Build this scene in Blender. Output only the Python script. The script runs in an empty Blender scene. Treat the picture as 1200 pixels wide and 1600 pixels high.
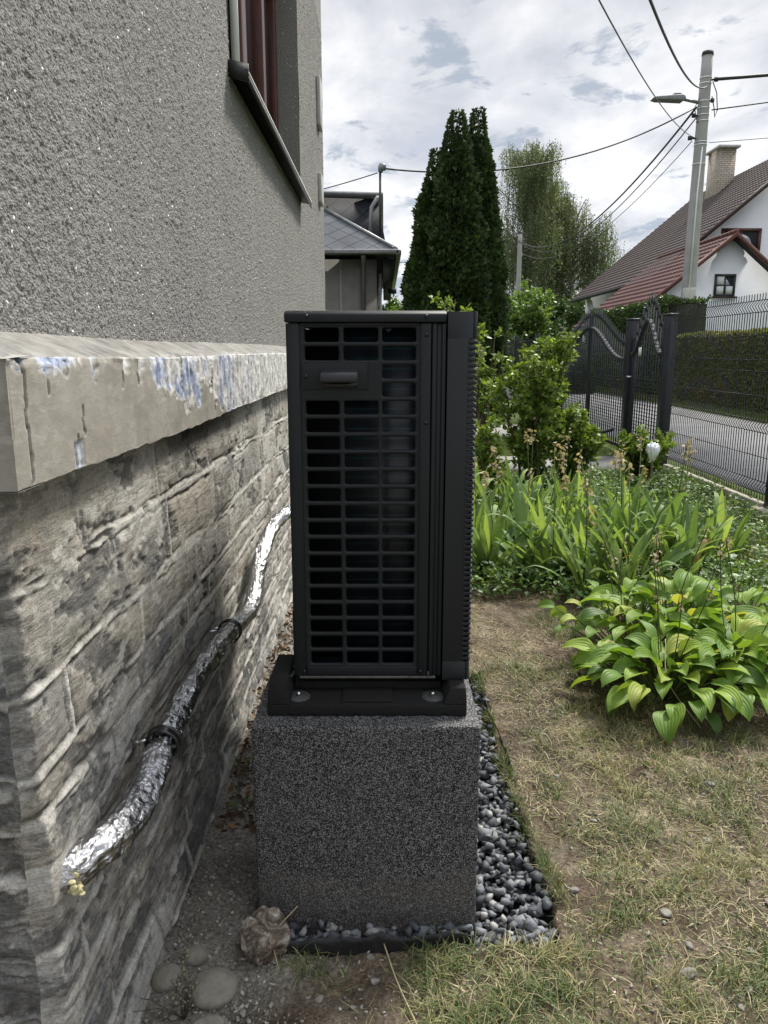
import bpy, bmesh, math, random
import numpy as np
from mathutils import Vector, Matrix
R = math.radians
SC = bpy.context.scene
COL = SC.collection
random.seed(7)
RNG = np.random.default_rng(11)

# ------------------------------------------------------------------ camera, sky, sun
CAMH = 1.37
cam = bpy.data.objects.new('camera', bpy.data.cameras.new('camera'))
COL.objects.link(cam)
cam.location = (0, 0, CAMH)
cam.rotation_euler = (R(78.0), 0, R(-0.0))
cam.data.sensor_fit = 'VERTICAL'
cam.data.sensor_height = 36
cam.data.lens = 26.55
cam.data.clip_start = 0.02
cam.data.clip_end = 3000
SC.camera = cam
SC.view_settings.view_transform = 'Standard'
SC.view_settings.look = 'None'
SC.view_settings.exposure = 0.75
SC.view_settings.gamma = 1.0
SUN_EL, SUN_AZ = 52.0, 38.0        # azimuth clockwise from +Y
world = bpy.data.worlds.new('World')
SC.world = world
world.use_nodes = True


# ------------------------------------------------------------------ node helpers
def N(nt, typ, ins=None, **props):
    n = nt.nodes.new(typ)
    for k, v in props.items():
        setattr(n, k, v)
    for k, v in (ins or {}).items():
        s = n.inputs[k]
        if isinstance(v, bpy.types.NodeSocket):
            nt.links.new(v, s)
        elif v is not None:
            if s.type == 'RGBA' and len(v) == 3:
                v = (*v, 1)
            s.default_value = v
    return n


def math_(nt, op, a, b=0.5, clamp=False):
    n = N(nt, 'ShaderNodeMath', {0: a, 1: b}, operation=op, use_clamp=clamp)
    return n.outputs[0]


def mixc(nt, fac, a, b, blend='MIX'):
    n = nt.nodes.new('ShaderNodeMix')
    n.data_type = 'RGBA'
    n.blend_type = blend
    for i, v in ((0, fac), (6, a), (7, b)):
        if isinstance(v, bpy.types.NodeSocket):
            nt.links.new(v, n.inputs[i])
        elif i == 0:
            n.inputs[0].default_value = v
        else:
            n.inputs[i].default_value = (*v, 1) if len(v) == 3 else v
    return n.outputs[2]


def ramp(nt, fac, stops, interp='LINEAR'):
    n = nt.nodes.new('ShaderNodeValToRGB')
    n.color_ramp.interpolation = interp
    cr = n.color_ramp
    while len(cr.elements) < len(stops):
        cr.elements.new(0.5)
    for e, (p, c) in zip(cr.elements, stops):
        e.position = p
        if isinstance(c, (int, float)):
            c = (c, c, c)
        e.color = (*c, 1)
    nt.links.new(fac, n.inputs[0])
    return n.outputs[0]


def noise(nt, vec, scale, detail=4, rough=0.55, dist=0.0, out=0):
    n = N(nt, 'ShaderNodeTexNoise', {'Vector': vec, 'Scale': scale, 'Detail': detail, 'Roughness': rough, 'Distortion': dist})
    return n.outputs[out]


def voro(nt, vec, scale, feature='F1', out=0, rand=1.0):
    n = N(nt, 'ShaderNodeTexVoronoi', {'Vector': vec, 'Scale': scale, 'Randomness': rand}, feature=feature)
    return n.outputs[out]


def mapping(nt, vec, scale=(1, 1, 1), rot=(0, 0, 0), loc=(0, 0, 0)):
    return N(nt, 'ShaderNodeMapping', {'Vector': vec, 'Scale': scale, 'Rotation': rot, 'Location': loc}).outputs[0]


def objc(nt):
    return N(nt, 'ShaderNodeTexCoord').outputs['Object']


def geopos(nt):
    return N(nt, 'ShaderNodeNewGeometry').outputs['Position']


def attr(nt, name):
    return N(nt, 'ShaderNodeAttribute', attribute_name=name).outputs['Fac']


def bump(nt, h, strength=0.5, dist=0.01, normal=None):
    n = N(nt, 'ShaderNodeBump', {'Height': h, 'Strength': strength, 'Distance': dist, 'Normal': normal})
    return n.outputs[0]


MATS = {}


def mat(name, col=(0.5, 0.5, 0.5), rough=0.7, metal=0.0, spec=0.5, fn=None):
    if name in MATS:
        return MATS[name]
    m = bpy.data.materials.new(name)
    m.use_nodes = True
    nt = m.node_tree
    nt.nodes.clear()
    b = nt.nodes.new('ShaderNodeBsdfPrincipled')
    o = nt.nodes.new('ShaderNodeOutputMaterial')
    nt.links.new(b.outputs[0], o.inputs[0])
    b.inputs['Base Color'].default_value = (*col, 1)
    b.inputs['Roughness'].default_value = rough
    b.inputs['Metallic'].default_value = metal
    b.inputs['Specular IOR Level'].default_value = spec
    if fn:
        fn(nt, b, o)
    MATS[name] = m
    return m


def setin(nt, b, key, v):
    if isinstance(v, bpy.types.NodeSocket):
        nt.links.new(v, b.inputs[key])
    else:
        b.inputs[key].default_value = v


def vary(name, c1, c2, scale=6, rough=0.7, metal=0.0, bs=0.3, bd=0.003, bscale=None, spec=0.4, detail=5):
    def fn(nt, b, o):
        v = geopos(nt)
        n = noise(nt, v, scale, detail, 0.6)
        c = ramp(nt, n, [(0.3, c1), (0.7, c2)])
        setin(nt, b, 'Base Color', c)
        n2 = noise(nt, v, bscale or scale * 8, 5, 0.6)
        setin(nt, b, 'Roughness', math_(nt, 'MULTIPLY_ADD', n2, 0.2) if False else rough)
        setin(nt, b, 'Normal', bump(nt, n2, bs, bd))
    return mat(name, rough=rough, metal=metal, spec=spec, fn=fn)


def leafmat(name, stops, trans=0.35, rough=0.45, veins=0.0, spec=0.4):
    """leaf colour from the per-leaf random attribute 'tint'; light passes through"""
    def fn(nt, b, o):
        t = attr(nt, 'tint')
        n = noise(nt, geopos(nt), 25, 3, 0.6)
        t2 = math_(nt, 'ADD', t, math_(nt, 'MULTIPLY', math_(nt, 'SUBTRACT', n, 0.5), 0.35), clamp=True)
        c = ramp(nt, t2, stops)
        setin(nt, b, 'Base Color', c)
        tr = N(nt, 'ShaderNodeBsdfTranslucent', {'Color': mixc(nt, 1.0, c, (1.25, 1.2, 0.55), 'MULTIPLY')})
        if veins:
            u = attr(nt, 'lu')
            w = math_(nt, 'SINE', math_(nt, 'MULTIPLY', u, veins))
            nb = bump(nt, w, 0.35, 0.0015)
            setin(nt, b, 'Normal', nb)
        mx = N(nt, 'ShaderNodeMixShader', {0: trans, 1: b.outputs[0], 2: tr.outputs[0]})
        nt.links.new(mx.outputs[0], o.inputs[0])
    return mat(name, rough=rough, spec=spec, fn=fn)


# ------------------------------------------------------------------ the sky: Nishita blue seen between cloud
def build_world():
    nt = world.node_tree
    nt.nodes.clear()
    out = nt.nodes.new('ShaderNodeOutputWorld')
    sky = N(nt, 'ShaderNodeTexSky', sky_type='NISHITA')
    sky.sun_disc = False
    sky.sun_elevation = R(SUN_EL)
    sky.sun_rotation = R(SUN_AZ)
    b1 = N(nt, 'ShaderNodeBackground', {'Color': sky.outputs[0], 'Strength': 0.09})
    g = N(nt, 'ShaderNodeTexCoord').outputs['Generated']
    s = N(nt, 'ShaderNodeSeparateXYZ', {0: g}).outputs
    zz = math_(nt, 'ADD', math_(nt, 'MAXIMUM', s[2], 0.0), 0.22)
    cx = math_(nt, 'DIVIDE', s[0], zz)
    cy = math_(nt, 'DIVIDE', s[1], zz)
    v = N(nt, 'ShaderNodeCombineXYZ', {0: cx, 1: cy, 2: 0.0}).outputs[0]
    v = mapping(nt, v, (1.0, 0.75, 1), (0, 0, 0.3), (3.3, 1.2, 0))
    big = noise(nt, v, 1.35, 3, 0.5, 0.3)
    mid = noise(nt, v, 3.4, 9, 0.57, 0.25)
    t = math_(nt, 'ADD', math_(nt, 'MULTIPLY', big, 0.5), math_(nt, 'MULTIPLY', mid, 0.55))
    c = ramp(nt, t, [(0.38, (0.46, 0.475, 0.53)), (0.47, (0.56, 0.58, 0.63)), (0.53, (0.68, 0.695, 0.73)),
                     (0.60, (0.84, 0.845, 0.86)), (0.70, (0.74, 0.75, 0.78))])
    v2 = mapping(nt, v, (1.0, 1.5, 1), (0, 0, -0.2), (7.1, 4.4, 0))
    puff = noise(nt, v2, 4.6, 10, 0.62, 0.35)
    where = noise(nt, v2, 1.1, 2, 0.5)
    pm = math_(nt, 'ADD', puff, math_(nt, 'MULTIPLY', where, 0.55))
    c = mixc(nt, ramp(nt, pm, [(0.815, 0.0), (0.885, 0.8)]), c, (0.34, 0.395, 0.48))
    el = ramp(nt, s[2], [(0.0, 0.90), (0.2, 0.88), (0.5, 0.76), (0.68, 1.35), (1.0, 2.3)])
    c = mixc(nt, 1.0, c, el, 'MULTIPLY')
    b2 = N(nt, 'ShaderNodeBackground', {'Color': c, 'Strength': 0.86})
    cov = ramp(nt, t, [(0.34, 0.7), (0.46, 0.97)])
    mx = N(nt, 'ShaderNodeMixShader', {0: cov, 1: b1.outputs[0], 2: b2.outputs[0]})
    nt.links.new(mx.outputs[0], out.inputs[0])


build_world()
sun = bpy.data.objects.new('sun', bpy.data.lights.new('sun', 'SUN'))
COL.objects.link(sun)
sun.data.energy = 3.7
sun.data.angle = R(12)
sun.data.color = (1.0, 0.95, 0.86)
_d = Vector((math.sin(R(SUN_AZ)) * math.cos(R(SUN_EL)), math.cos(R(SUN_AZ)) * math.cos(R(SUN_EL)), math.sin(R(SUN_EL))))
sun.rotation_euler = (-_d).to_track_quat('-Z', 'Y').to_euler()


# ------------------------------------------------------------------ mesh helpers
def mk(name, V, F, m, parent=None, smooth=False, attrs=None, uvs=None):
    """one mesh object; V in world coordinates (or local when the parent sits at the origin), F = (n,k) array or list of such arrays"""
    V = np.asarray(V, np.float32).reshape(-1, 3)
    if parent is not None:
        r = parent
        off = np.zeros(3)
        while r is not None:
            off += np.array(r.location)
            r = r.parent
        V = V - off.astype(np.float32)
    if isinstance(F, np.ndarray):
        F = [F]
    F = [np.asarray(f, np.int32) for f in F if len(f)]
    me = bpy.data.meshes.new(name)
    me.vertices.add(len(V))
    me.vertices.foreach_set('co', V.ravel())
    idx = np.concatenate([f.ravel() for f in F])
    sizes = np.concatenate([np.full(len(f), f.shape[1], np.int32) for f in F])
    st = np.concatenate([[0], np.cumsum(sizes)[:-1]]).astype(np.int32)
    me.loops.add(len(idx))
    me.loops.foreach_set('vertex_index', idx)
    me.polygons.add(len(sizes))
    me.polygons.foreach_set('loop_start', st)
    me.polygons.foreach_set('loop_total', sizes)
    if smooth:
        me.polygons.foreach_set('use_smooth', np.ones(len(sizes), bool))
    me.update(calc_edges=True)
    for k, a in (attrs or {}).items():
        at = me.attributes.new(k, 'FLOAT', 'POINT')
        at.data.foreach_set('value', np.asarray(a, np.float32).ravel())
    me.materials.append(m)
    o = bpy.data.objects.new(name, me)
    COL.objects.link(o)
    if parent is not None:
        o.parent = parent
    return o


def tag(o, label=None, cat=None, group=None, kind=None):
    if label: o['label'] = label
    if cat: o['category'] = cat
    if group: o['group'] = group
    if kind: o['kind'] = kind
    return o


def thing(name, loc, label, cat, group=None):
    o = bpy.data.objects.new(name, None)
    o.empty_display_size = 0.1
    COL.objects.link(o)
    o.location = loc
    return tag(o, label, cat, group)


def copy_tree(o, parent=None):
    c = o.copy()
    COL.objects.link(c)
    c.parent = parent
    for ch in [x for x in bpy.data.objects if x.parent == o]:
        copy_tree(ch, c)
    return c


def bevel(o, w=0.003, seg=2, ang=35):
    md = o.modifiers.new('bevel', 'BEVEL')
    md.width = w
    md.segments = seg
    md.limit_method = 'ANGLE'
    md.angle_limit = R(ang)
    return o


class MB:
    def __init__(s):
        s.V = []; s.F = {}; s.n = 0

    def add(s, V, F):
        V = np.asarray(V, float).reshape(-1, 3)
        for f in F:
            s.F.setdefault(len(f), []).append([i + s.n for i in f])
        s.V.append(V); s.n += len(V)
        return s

    def addnp(s, V, Fa):
        for k in range(1):
            s.F.setdefault(Fa.shape[1], []).extend((Fa + s.n).tolist())
        s.V.append(np.asarray(V, float)); s.n += len(V)
        return s

    def box(s, x0, x1, y0, y1, z0, z1):
        V = [(x0, y0, z0), (x1, y0, z0), (x1, y1, z0), (x0, y1, z0), (x0, y0, z1), (x1, y0, z1), (x1, y1, z1), (x0, y1, z1)]
        return s.add(V, [(3, 2, 1, 0), (4, 5, 6, 7), (0, 1, 5, 4), (1, 2, 6, 5), (2, 3, 7, 6), (3, 0, 4, 7)])

    def hexa(s, V):
        return s.add(V, [(3, 2, 1, 0), (4, 5, 6, 7), (0, 1, 5, 4), (1, 2, 6, 5), (2, 3, 7, 6), (3, 0, 4, 7)])

    def tube(s, pts, rad, n=6, cap=True):
        pts = [Vector(p) for p in pts]
        if not hasattr(rad, '__len__'):
            rad = [rad] * len(pts)
        V = []
        prev = None
        for i, p in enumerate(pts):
            a = pts[max(i - 1, 0)]; b = pts[min(i + 1, len(pts) - 1)]
            t = (b - a)
            if t.length < 1e-9: t = Vector((0, 0, 1))
            t.normalize()
            if prev is None:
                u = t.cross(Vector((0, 0, 1)))
                if u.length < 0.05: u = t.cross(Vector((1, 0, 0)))
            else:
                u = prev - t * prev.dot(t)
            u.normalize(); prev = u
            w = t.cross(u)
            for k in range(n):
                a_ = 2 * math.pi * (k + 0.5) / n
                V.append(p + (u * math.cos(a_) + w * math.sin(a_)) * rad[i])
        F = []
        for i in range(len(pts) - 1):
            for k in range(n):
                F.append((i * n + k, i * n + (k + 1) % n, (i + 1) * n + (k + 1) % n, (i + 1) * n + k))
        if cap:
            F.append(tuple(range(n - 1, -1, -1)))
            F.append(tuple((len(pts) - 1) * n + k for k in range(n)))
        return s.add([tuple(v) for v in V], F)

    def prism(s, poly, axis, a, b):
        """poly of 2D points extruded along axis 'x','y','z' from a to b"""
        n = len(poly)
        def P(p, t):
            return {'x': (t, p[0], p[1]), 'y': (p[0], t, p[1]), 'z': (p[0], p[1], t)}[axis]
        V = [P(p, a) for p in poly] + [P(p, b) for p in poly]
        F = [tuple(range(n - 1, -1, -1)), tuple(range(n, 2 * n))]
        for i in range(n):
            F.append((i, (i + 1) % n, n + (i + 1) % n, n + i))
        return s.add(V, F)

    def build(s, name, m, parent=None, smooth=False, bev=None, fixn=True):
        V = np.concatenate(s.V)
        o = mk(name, V, [np.array(v, np.int32) for v in s.F.values()], m, parent, smooth)
        if fixn:
            bm = bmesh.new(); bm.from_mesh(o.data)
            bmesh.ops.recalc_face_normals(bm, faces=bm.faces)
            bm.to_mesh(o.data); bm.free()
        if bev: bevel(o, bev)
        return o


def grid_faces(nu, nv):
    i = np.arange(nu - 1)[:, None]; j = np.arange(nv - 1)[None, :]
    a = (i * nv + j).ravel()
    return np.stack([a, a + nv, a + nv + 1, a + 1], 1)


def single_out(pairs):
    """things whose description comes out the same are told apart by their order from left to right in view"""
    by = {}
    for lb, o in pairs: by.setdefault(lb, []).append(o)
    W = ['leftmost', 'second from left', 'third from left', 'fourth from left', 'fifth from left', 'sixth from left', 'seventh from left', 'eighth from left']
    for lb, os_ in by.items():
        os_.sort(key=lambda o: o.location.x / o.location.y)
        for i, o in enumerate(os_):
            w = '' if len(os_) == 1 else (', the rightmost one' if i == len(os_) - 1 else ', ' + W[i] if i else ', the leftmost one')
            o['label'] = lb + w


# ------------------------------------------------------------------ numpy noise
_T = np.random.default_rng(3).random((8, 256, 256))


def vn(x, y, s=0):
    T = _T[s % 8]
    ox = 37.7 * (s // 8 + 1)
    x = np.asarray(x, float) + ox; y = np.asarray(y, float) + ox
    xi = np.floor(x).astype(int); yi = np.floor(y).astype(int)
    fx = x - xi; fy = y - yi
    fx = fx * fx * (3 - 2 * fx); fy = fy * fy * (3 - 2 * fy)
    a = T[xi & 255, yi & 255]; b = T[(xi + 1) & 255, yi & 255]
    c = T[xi & 255, (yi + 1) & 255]; d = T[(xi + 1) & 255, (yi + 1) & 255]
    return (a * (1 - fx) + b * fx) * (1 - fy) + (c * (1 - fx) + d * fx) * fy


def fbm(x, y, s=0, o=4, g=0.5):
    r = 0; a = 1; t = 0
    for k in range(o):
        r = r + a * vn(x * 2 ** k, y * 2 ** k, s + k); t += a; a *= g
    return r / t


def sst(a, b, x):
    t = np.clip((x - a) / (b - a), 0, 1)
    return t * t * (3 - 2 * t)


# ------------------------------------------------------------------ leaf scattering
def unit(v):
    return v / np.maximum(np.linalg.norm(v, axis=-1, keepdims=True), 1e-9)


def frames(d, up=None, roll=None):
    """y axis along d, z (leaf normal) as near 'up' as it can be"""
    d = unit(d)
    if up is None: up = np.tile([0, 0, 1.0], (len(d), 1))
    x = np.cross(d, up)
    bad = np.linalg.norm(x, axis=1) < 0.05
    x[bad] = np.cross(d[bad], [1.0, 0.1, 0])
    x = unit(x); z = np.cross(x, d)
    if roll is not None:
        c = np.cos(roll)[:, None]; s = np.sin(roll)[:, None]
        x, z = x * c + z * s, z * c - x * s
    return x, d, z


def scatter(tV, tF, pos, fr, scl):
    tV = np.asarray(tV, float); X, Y, Z = fr
    scl = np.asarray(scl, float)
    if scl.ndim == 1: scl = np.stack([scl] * 3, 1)
    P = tV[None] * scl[:, None, :]
    V = pos[:, None, :] + P[..., 0:1] * X[:, None] + P[..., 1:2] * Y[:, None] + P[..., 2:3] * Z[:, None]
    n = len(pos); k = len(tV)
    F = (np.asarray(tF)[None] + (np.arange(n) * k)[:, None, None]).reshape(-1, np.asarray(tF).shape[1])
    return V.reshape(-1, 3), F.astype(np.int32)


def rdir(n, rng=None):
    rng = rng or RNG
    v = rng.normal(size=(n, 3))
    return unit(v)


# simple leaf: 6 verts, slightly folded
LEAF6 = np.array([(0, 0, 0), (-0.28, 0.35, 0.06), (0.28, 0.35, 0.06), (-0.22, 0.7, 0.03), (0.22, 0.7, 0.03), (0, 1, -0.06), (0, .38, -.02), (0, .72, -.03)])
LEAF6F = np.array([(0, 6, 1, 1), (0, 2, 6, 6), (1, 6, 7, 3), (6, 2, 4, 7), (3, 7, 5, 5), (7, 4, 5, 5)])
LEAFT = [np.array([f for f in [(0, 6, 1), (0, 2, 6), (3, 7, 5), (7, 4, 5)]]), np.array([(1, 6, 7, 3), (6, 2, 4, 7)])]
QLEAF = np.array([(0, 0, 0), (0.3, 0.5, 0.05), (0, 1, -0.05), (-0.3, 0.5, 0.05)])
QLEAFF = np.array([(0, 1, 2, 3)])


def leafset(pos, d, scl, rng, up=None, rollsd=0.6, kind='L'):
    fr = frames(d, up, rng.normal(0, rollsd, len(pos)))
    if kind == 'Q':
        V, F = scatter(QLEAF, QLEAFF, pos, fr, scl); k = 4; F = [F]
    else:
        V, F1 = scatter(LEAF6, LEAFT[0], pos, fr, scl)
        _, F2 = scatter(LEAF6, LEAFT[1], pos, fr, scl)
        k = 8; F = [F1, F2]
    t = np.repeat(np.clip(rng.normal(0.5, 0.2, len(pos)), 0, 1), k)
    return V, F, t
# ================================================================== materials of the setting
WX = -0.54           # plinth face
HY0 = 1.04           # near corner of the house
UX = -0.60           # rendered wall face


def m_stucco(nt, b, o):
    v = geopos(nt)
    n1 = noise(nt, v, 150, 4, 0.7)
    vo = voro(nt, v, 190)
    n2 = noise(nt, v, 2.2, 4, 0.6)
    st = noise(nt, mapping(nt, v, (1, 7, 0.7)), 1.4, 4, 0.6)
    c = ramp(nt, n1, [(0.32, (0.12, 0.118, 0.113)), (0.5, (0.225, 0.22, 0.21)), (0.66, (0.35, 0.34, 0.32))])
    c = mixc(nt, ramp(nt, n2, [(0.3, 0.0), (0.7, 0.30)]), c, (0.16, 0.158, 0.15))
    c = mixc(nt, ramp(nt, st, [(0.5, 0.0), (0.75, 0.22)]), c, (0.34, 0.335, 0.32))
    fl = voro(nt, v, 95, out=1)
    fs = N(nt, 'ShaderNodeSeparateColor', {0: fl}).outputs[0]
    sp = math_(nt, 'MULTIPLY', math_(nt, 'GREATER_THAN', fs, 0.975), math_(nt, 'LESS_THAN', voro(nt, v, 95), 0.28))
    c = mixc(nt, sp, c, (0.85, 0.85, 0.83))
    setin(nt, b, 'Base Color', c)
    setin(nt, b, 'Roughness', math_(nt, 'SUBTRACT', 0.9, math_(nt, 'MULTIPLY', sp, 0.55)))
    h = math_(nt, 'ADD', math_(nt, 'MULTIPLY', vo, -0.8), n1)
    setin(nt, b, 'Normal', bump(nt, h, 0.9, 0.006))


def m_stone(nt, b, o):
    v = geopos(nt)
    mo = attr(nt, 'mort'); sid = attr(nt, 'sid'); dk = attr(nt, 'dark')
    lay = noise(nt, mapping(nt, v, (1, 1.0, 2.2), (0.12, 0, 0)), 12, 10, 0.68, 0.5)
    lay2 = noise(nt, mapping(nt, v, (1, 0.6, 4.0), (0.05, 0, 0)), 26, 9, 0.72, 0.4)
    fine = noise(nt, v, 210, 5, 0.75)
    blot = noise(nt, v, 4.0, 7, 0.62)
    base = ramp(nt, sid, [(0.0, (0.29, 0.27, 0.23)), (0.3, (0.235, 0.232, 0.22)), (0.6, (0.33, 0.305, 0.26)), (0.82, (0.20, 0.198, 0.19)), (1.0, (0.13, 0.134, 0.138))])
    c = mixc(nt, ramp(nt, blot, [(0.42, 0.0), (0.62, 0.7)]), base, (0.40, 0.365, 0.305))
    c = mixc(nt, ramp(nt, lay, [(0.53, 0.0), (0.58, 0.6)]), c, (0.15, 0.14, 0.125))
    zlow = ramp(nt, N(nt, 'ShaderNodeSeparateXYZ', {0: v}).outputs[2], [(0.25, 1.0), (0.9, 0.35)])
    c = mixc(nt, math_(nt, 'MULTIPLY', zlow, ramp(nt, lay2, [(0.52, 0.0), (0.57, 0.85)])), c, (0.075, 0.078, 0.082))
    lay3 = noise(nt, mapping(nt, v, (1, 1.5, 1.0), (0.9, 0, 0)), 6, 8, 0.7, 1.0)
    c = mixc(nt, ramp(nt, lay3, [(0.60, 0.0), (0.68, 0.3)]), c, (0.30, 0.225, 0.145))
    c = mixc(nt, ramp(nt, noise(nt, mapping(nt, v, (1, 1, 1), (0, 0, 0), (3, 1, 2)), 17, 9, 0.74), [(0.54, 0.0), (0.59, 0.6)]), c, (0.46, 0.44, 0.40))
    dm = math_(nt, 'MULTIPLY', dk, ramp(nt, lay2, [(0.30, 1.0), (0.62, 0.35)]))
    c = mixc(nt, dm, c, mixc(nt, fine, (0.018, 0.020, 0.023), (0.085, 0.088, 0.094)))
    mc = ramp(nt, noise(nt, v, 42, 8, 0.78), [(0.34, (0.30, 0.285, 0.255)), (0.47, (0.46, 0.445, 0.41)), (0.62, (0.60, 0.59, 0.56))])
    c = mixc(nt, mo, c, mc)
    c = mixc(nt, 0.6, c, ramp(nt, fine, [(0.34, 0.5), (0.66, 1.4)]), 'MULTIPLY')
    setin(nt, b, 'Base Color', c)
    setin(nt, b, 'Roughness', 0.85)
    h = math_(nt, 'ADD', math_(nt, 'ADD', lay, math_(nt, 'MULTIPLY', lay2, 0.9)), math_(nt, 'MULTIPLY', fine, 0.4))
    setin(nt, b, 'Normal', bump(nt, h, 0.85, 0.007))


def m_cornice(nt, b, o):
    v = geopos(nt)
    n1 = noise(nt, v, 9, 7, 0.65)
    sw = noise(nt, mapping(nt, v, (1, 1, 2.2), (0.4, 0, 0)), 17, 9, 0.72, 0.25)
    f = noise(nt, v, 200, 4, 0.7)
    c = ramp(nt, n1, [(0.3, (0.20, 0.185, 0.155)), (0.7, (0.30, 0.285, 0.25))])
    c = mixc(nt, ramp(nt, sw, [(0.50, 0.0), (0.62, 0.5)]), c, (0.36, 0.345, 0.31))
    tp = attr(nt, 'top')
    c = mixc(nt, tp, c, ramp(nt, noise(nt, v, 14, 8, 0.7), [(0.35, (0.12, 0.117, 0.108)), (0.5, (0.19, 0.185, 0.172)), (0.65, (0.27, 0.263, 0.245))]))
    wh = attr(nt, 'bare')
    rw = noise(nt, mapping(nt, v, (1, 1, .5)), 30, 9, 0.72)
    c = mixc(nt, wh, c, ramp(nt, rw, [(0.36, (0.16, 0.155, 0.145)), (0.46, (0.40, 0.395, 0.38)), (0.6, (0.60, 0.60, 0.59))]))
    c = mixc(nt, attr(nt, 'blue'), c, ramp(nt, rw, [(0.38, (0.13, 0.155, 0.24)), (0.50, (0.27, 0.315, 0.44)), (0.60, (0.50, 0.53, 0.58))]))
    c = mixc(nt, attr(nt, 'crack'), c, (0.02, 0.02, 0.02))
    setin(nt, b, 'Base Color', c)
    h = math_(nt, 'ADD', math_(nt, 'ADD', sw, math_(nt, 'MULTIPLY', f, 0.35)), math_(nt, 'MULTIPLY', rw, math_(nt, 'MULTIPLY', wh, 1.5)))
    h = math_(nt, 'MULTIPLY', h, math_(nt, 'SUBTRACT', 1.0, math_(nt, 'MULTIPLY', tp, 0.75)))
    setin(nt, b, 'Normal', bump(nt, h, 0.4, 0.0035))


def m_ground(nt, b, o):
    v = geopos(nt)
    g = attr(nt, 'green'); d = attr(nt, 'dust'); lw = attr(nt, 'lawn')
    n = noise(nt, v, 7, 9, 0.7)
    f = noise(nt, v, 90, 6, 0.75)
    vo = voro(nt, v, 75)
    soil = ramp(nt, n, [(0.32, (0.085, 0.062, 0.043)), (0.5, (0.165, 0.128, 0.09)), (0.66, (0.28, 0.232, 0.175))])
    dust = ramp(nt, n, [(0.32, (0.22, 0.205, 0.175)), (0.68, (0.42, 0.395, 0.34))])
    c = mixc(nt, d, soil, dust)
    c = mixc(nt, 0.8, c, ramp(nt, noise(nt, v, 2.6, 5, 0.6), [(0.38, 0.55), (0.6, 1.2)]), 'MULTIPLY')
    gr = ramp(nt, noise(nt, v, 3.0, 8, 0.7), [(0.3, (0.055, 0.085, 0.025)), (0.55, (0.10, 0.14, 0.045)), (0.75, (0.17, 0.19, 0.07))])
    c = mixc(nt, lw, c, gr)
    c = mixc(nt, 0.9, c, ramp(nt, f, [(0.33, 0.4), (0.5, 0.95), (0.66, 1.6)]), 'MULTIPLY')
    c = mixc(nt, attr(nt, 'liner'), c, (0.012, 0.012, 0.013))
    setin(nt, b, 'Base Color', c)
    setin(nt, b, 'Roughness', 0.95)
    h = math_(nt, 'ADD', math_(nt, 'MULTIPLY', vo, -0.5), math_(nt, 'ADD', f, n))
    setin(nt, b, 'Normal', bump(nt, h, 1.0, 0.016))


def m_asphalt(nt, b, o):
    v = geopos(nt)
    n = noise(nt, v, 1.1, 6, 0.65)
    f = noise(nt, v, 60, 5, 0.8)
    c = ramp(nt, n, [(0.3, (0.20, 0.20, 0.203)), (0.7, (0.29, 0.29, 0.293))])
    c = mixc(nt, 0.6, c, ramp(nt, f, [(0.3, 0.6), (0.7, 1.4)]), 'MULTIPLY')
    setin(nt, b, 'Base Color', c); setin(nt, b, 'Roughness', 0.85)
    setin(nt, b, 'Normal', bump(nt, f, 0.4, 0.01))


def m_terrazzo(nt, b, o):
    v = geopos(nt)
    vo = N(nt, 'ShaderNodeTexVoronoi', {'Vector': N(nt, 'ShaderNodeVectorMath', {0: v, 1: N(nt, 'ShaderNodeVectorMath', {0: noise(nt, v, 260, 2, 0.5, 0, 1), 1: (0.0025, 0.0025, 0.0025)}, operation='MULTIPLY').outputs[0]}, operation='ADD').outputs[0], 'Scale': 540.0})
    r = N(nt, 'ShaderNodeSeparateColor', {0: vo.outputs[1]}).outputs
    g = math_(nt, 'GREATER_THAN', r[0], 0.62)
    c = mixc(nt, g, (0.008, 0.008, 0.009), mixc(nt, r[1], (0.07, 0.07, 0.073), (0.30, 0.30, 0.305)))
    n = noise(nt, v, 5, 4, 0.6)
    c = mixc(nt, ramp(nt, n, [(0.45, 0.0), (0.75, 0.25)]), c, (0.07, 0.07, 0.07))
    zz_ = N(nt, 'ShaderNodeSeparateXYZ', {0: v}).outputs[2]
    sp_ = math_(nt, 'ADD', zz_, math_(nt, 'MULTIPLY', noise(nt, v, 16, 6, 0.7), -0.22))
    c = mixc(nt, ramp(nt, sp_, [(0.0, 0.30), (0.05, 0.0)]), c, (0.13, 0.11, 0.085))
    setin(nt, b, 'Base Color', c)
    setin(nt, b, 'Roughness', 0.7)
    h = math_(nt, 'ADD', math_(nt, 'MULTIPLY', vo.outputs[0], -0.5), math_(nt, 'MULTIPLY', g, 0.4))
    setin(nt, b, 'Normal', bump(nt, h, 0.6, 0.002))


def m_foil(nt, b, o):
    v = geopos(nt)
    w = N(nt, 'ShaderNodeVectorMath', {0: v, 1: N(nt, 'ShaderNodeVectorMath', {0: noise(nt, v, 30, 3, 0.5, 0, 1), 1: (0.03, 0.03, 0.03)}, operation='MULTIPLY').outputs[0]}, operation='ADD').outputs[0]
    c1 = voro(nt, w, 26); c2 = voro(nt, mapping(nt, w, (1, 0.4, 1), (0.3, 0.5, 0.2)), 60)
    n = noise(nt, v, 45, 5, 0.6, 1.0)
    h = math_(nt, 'ADD', math_(nt, 'ADD', c1, math_(nt, 'MULTIPLY', c2, 0.5)), math_(nt, 'MULTIPLY', n, 1.2))
    setin(nt, b, 'Base Color', (0.46, 0.46, 0.47, 1))
    setin(nt, b, 'Metallic', 1.0)
    setin(nt, b, 'Roughness', 0.2)
    setin(nt, b, 'Normal', bump(nt, h, 1.0, 0.0055))


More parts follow.
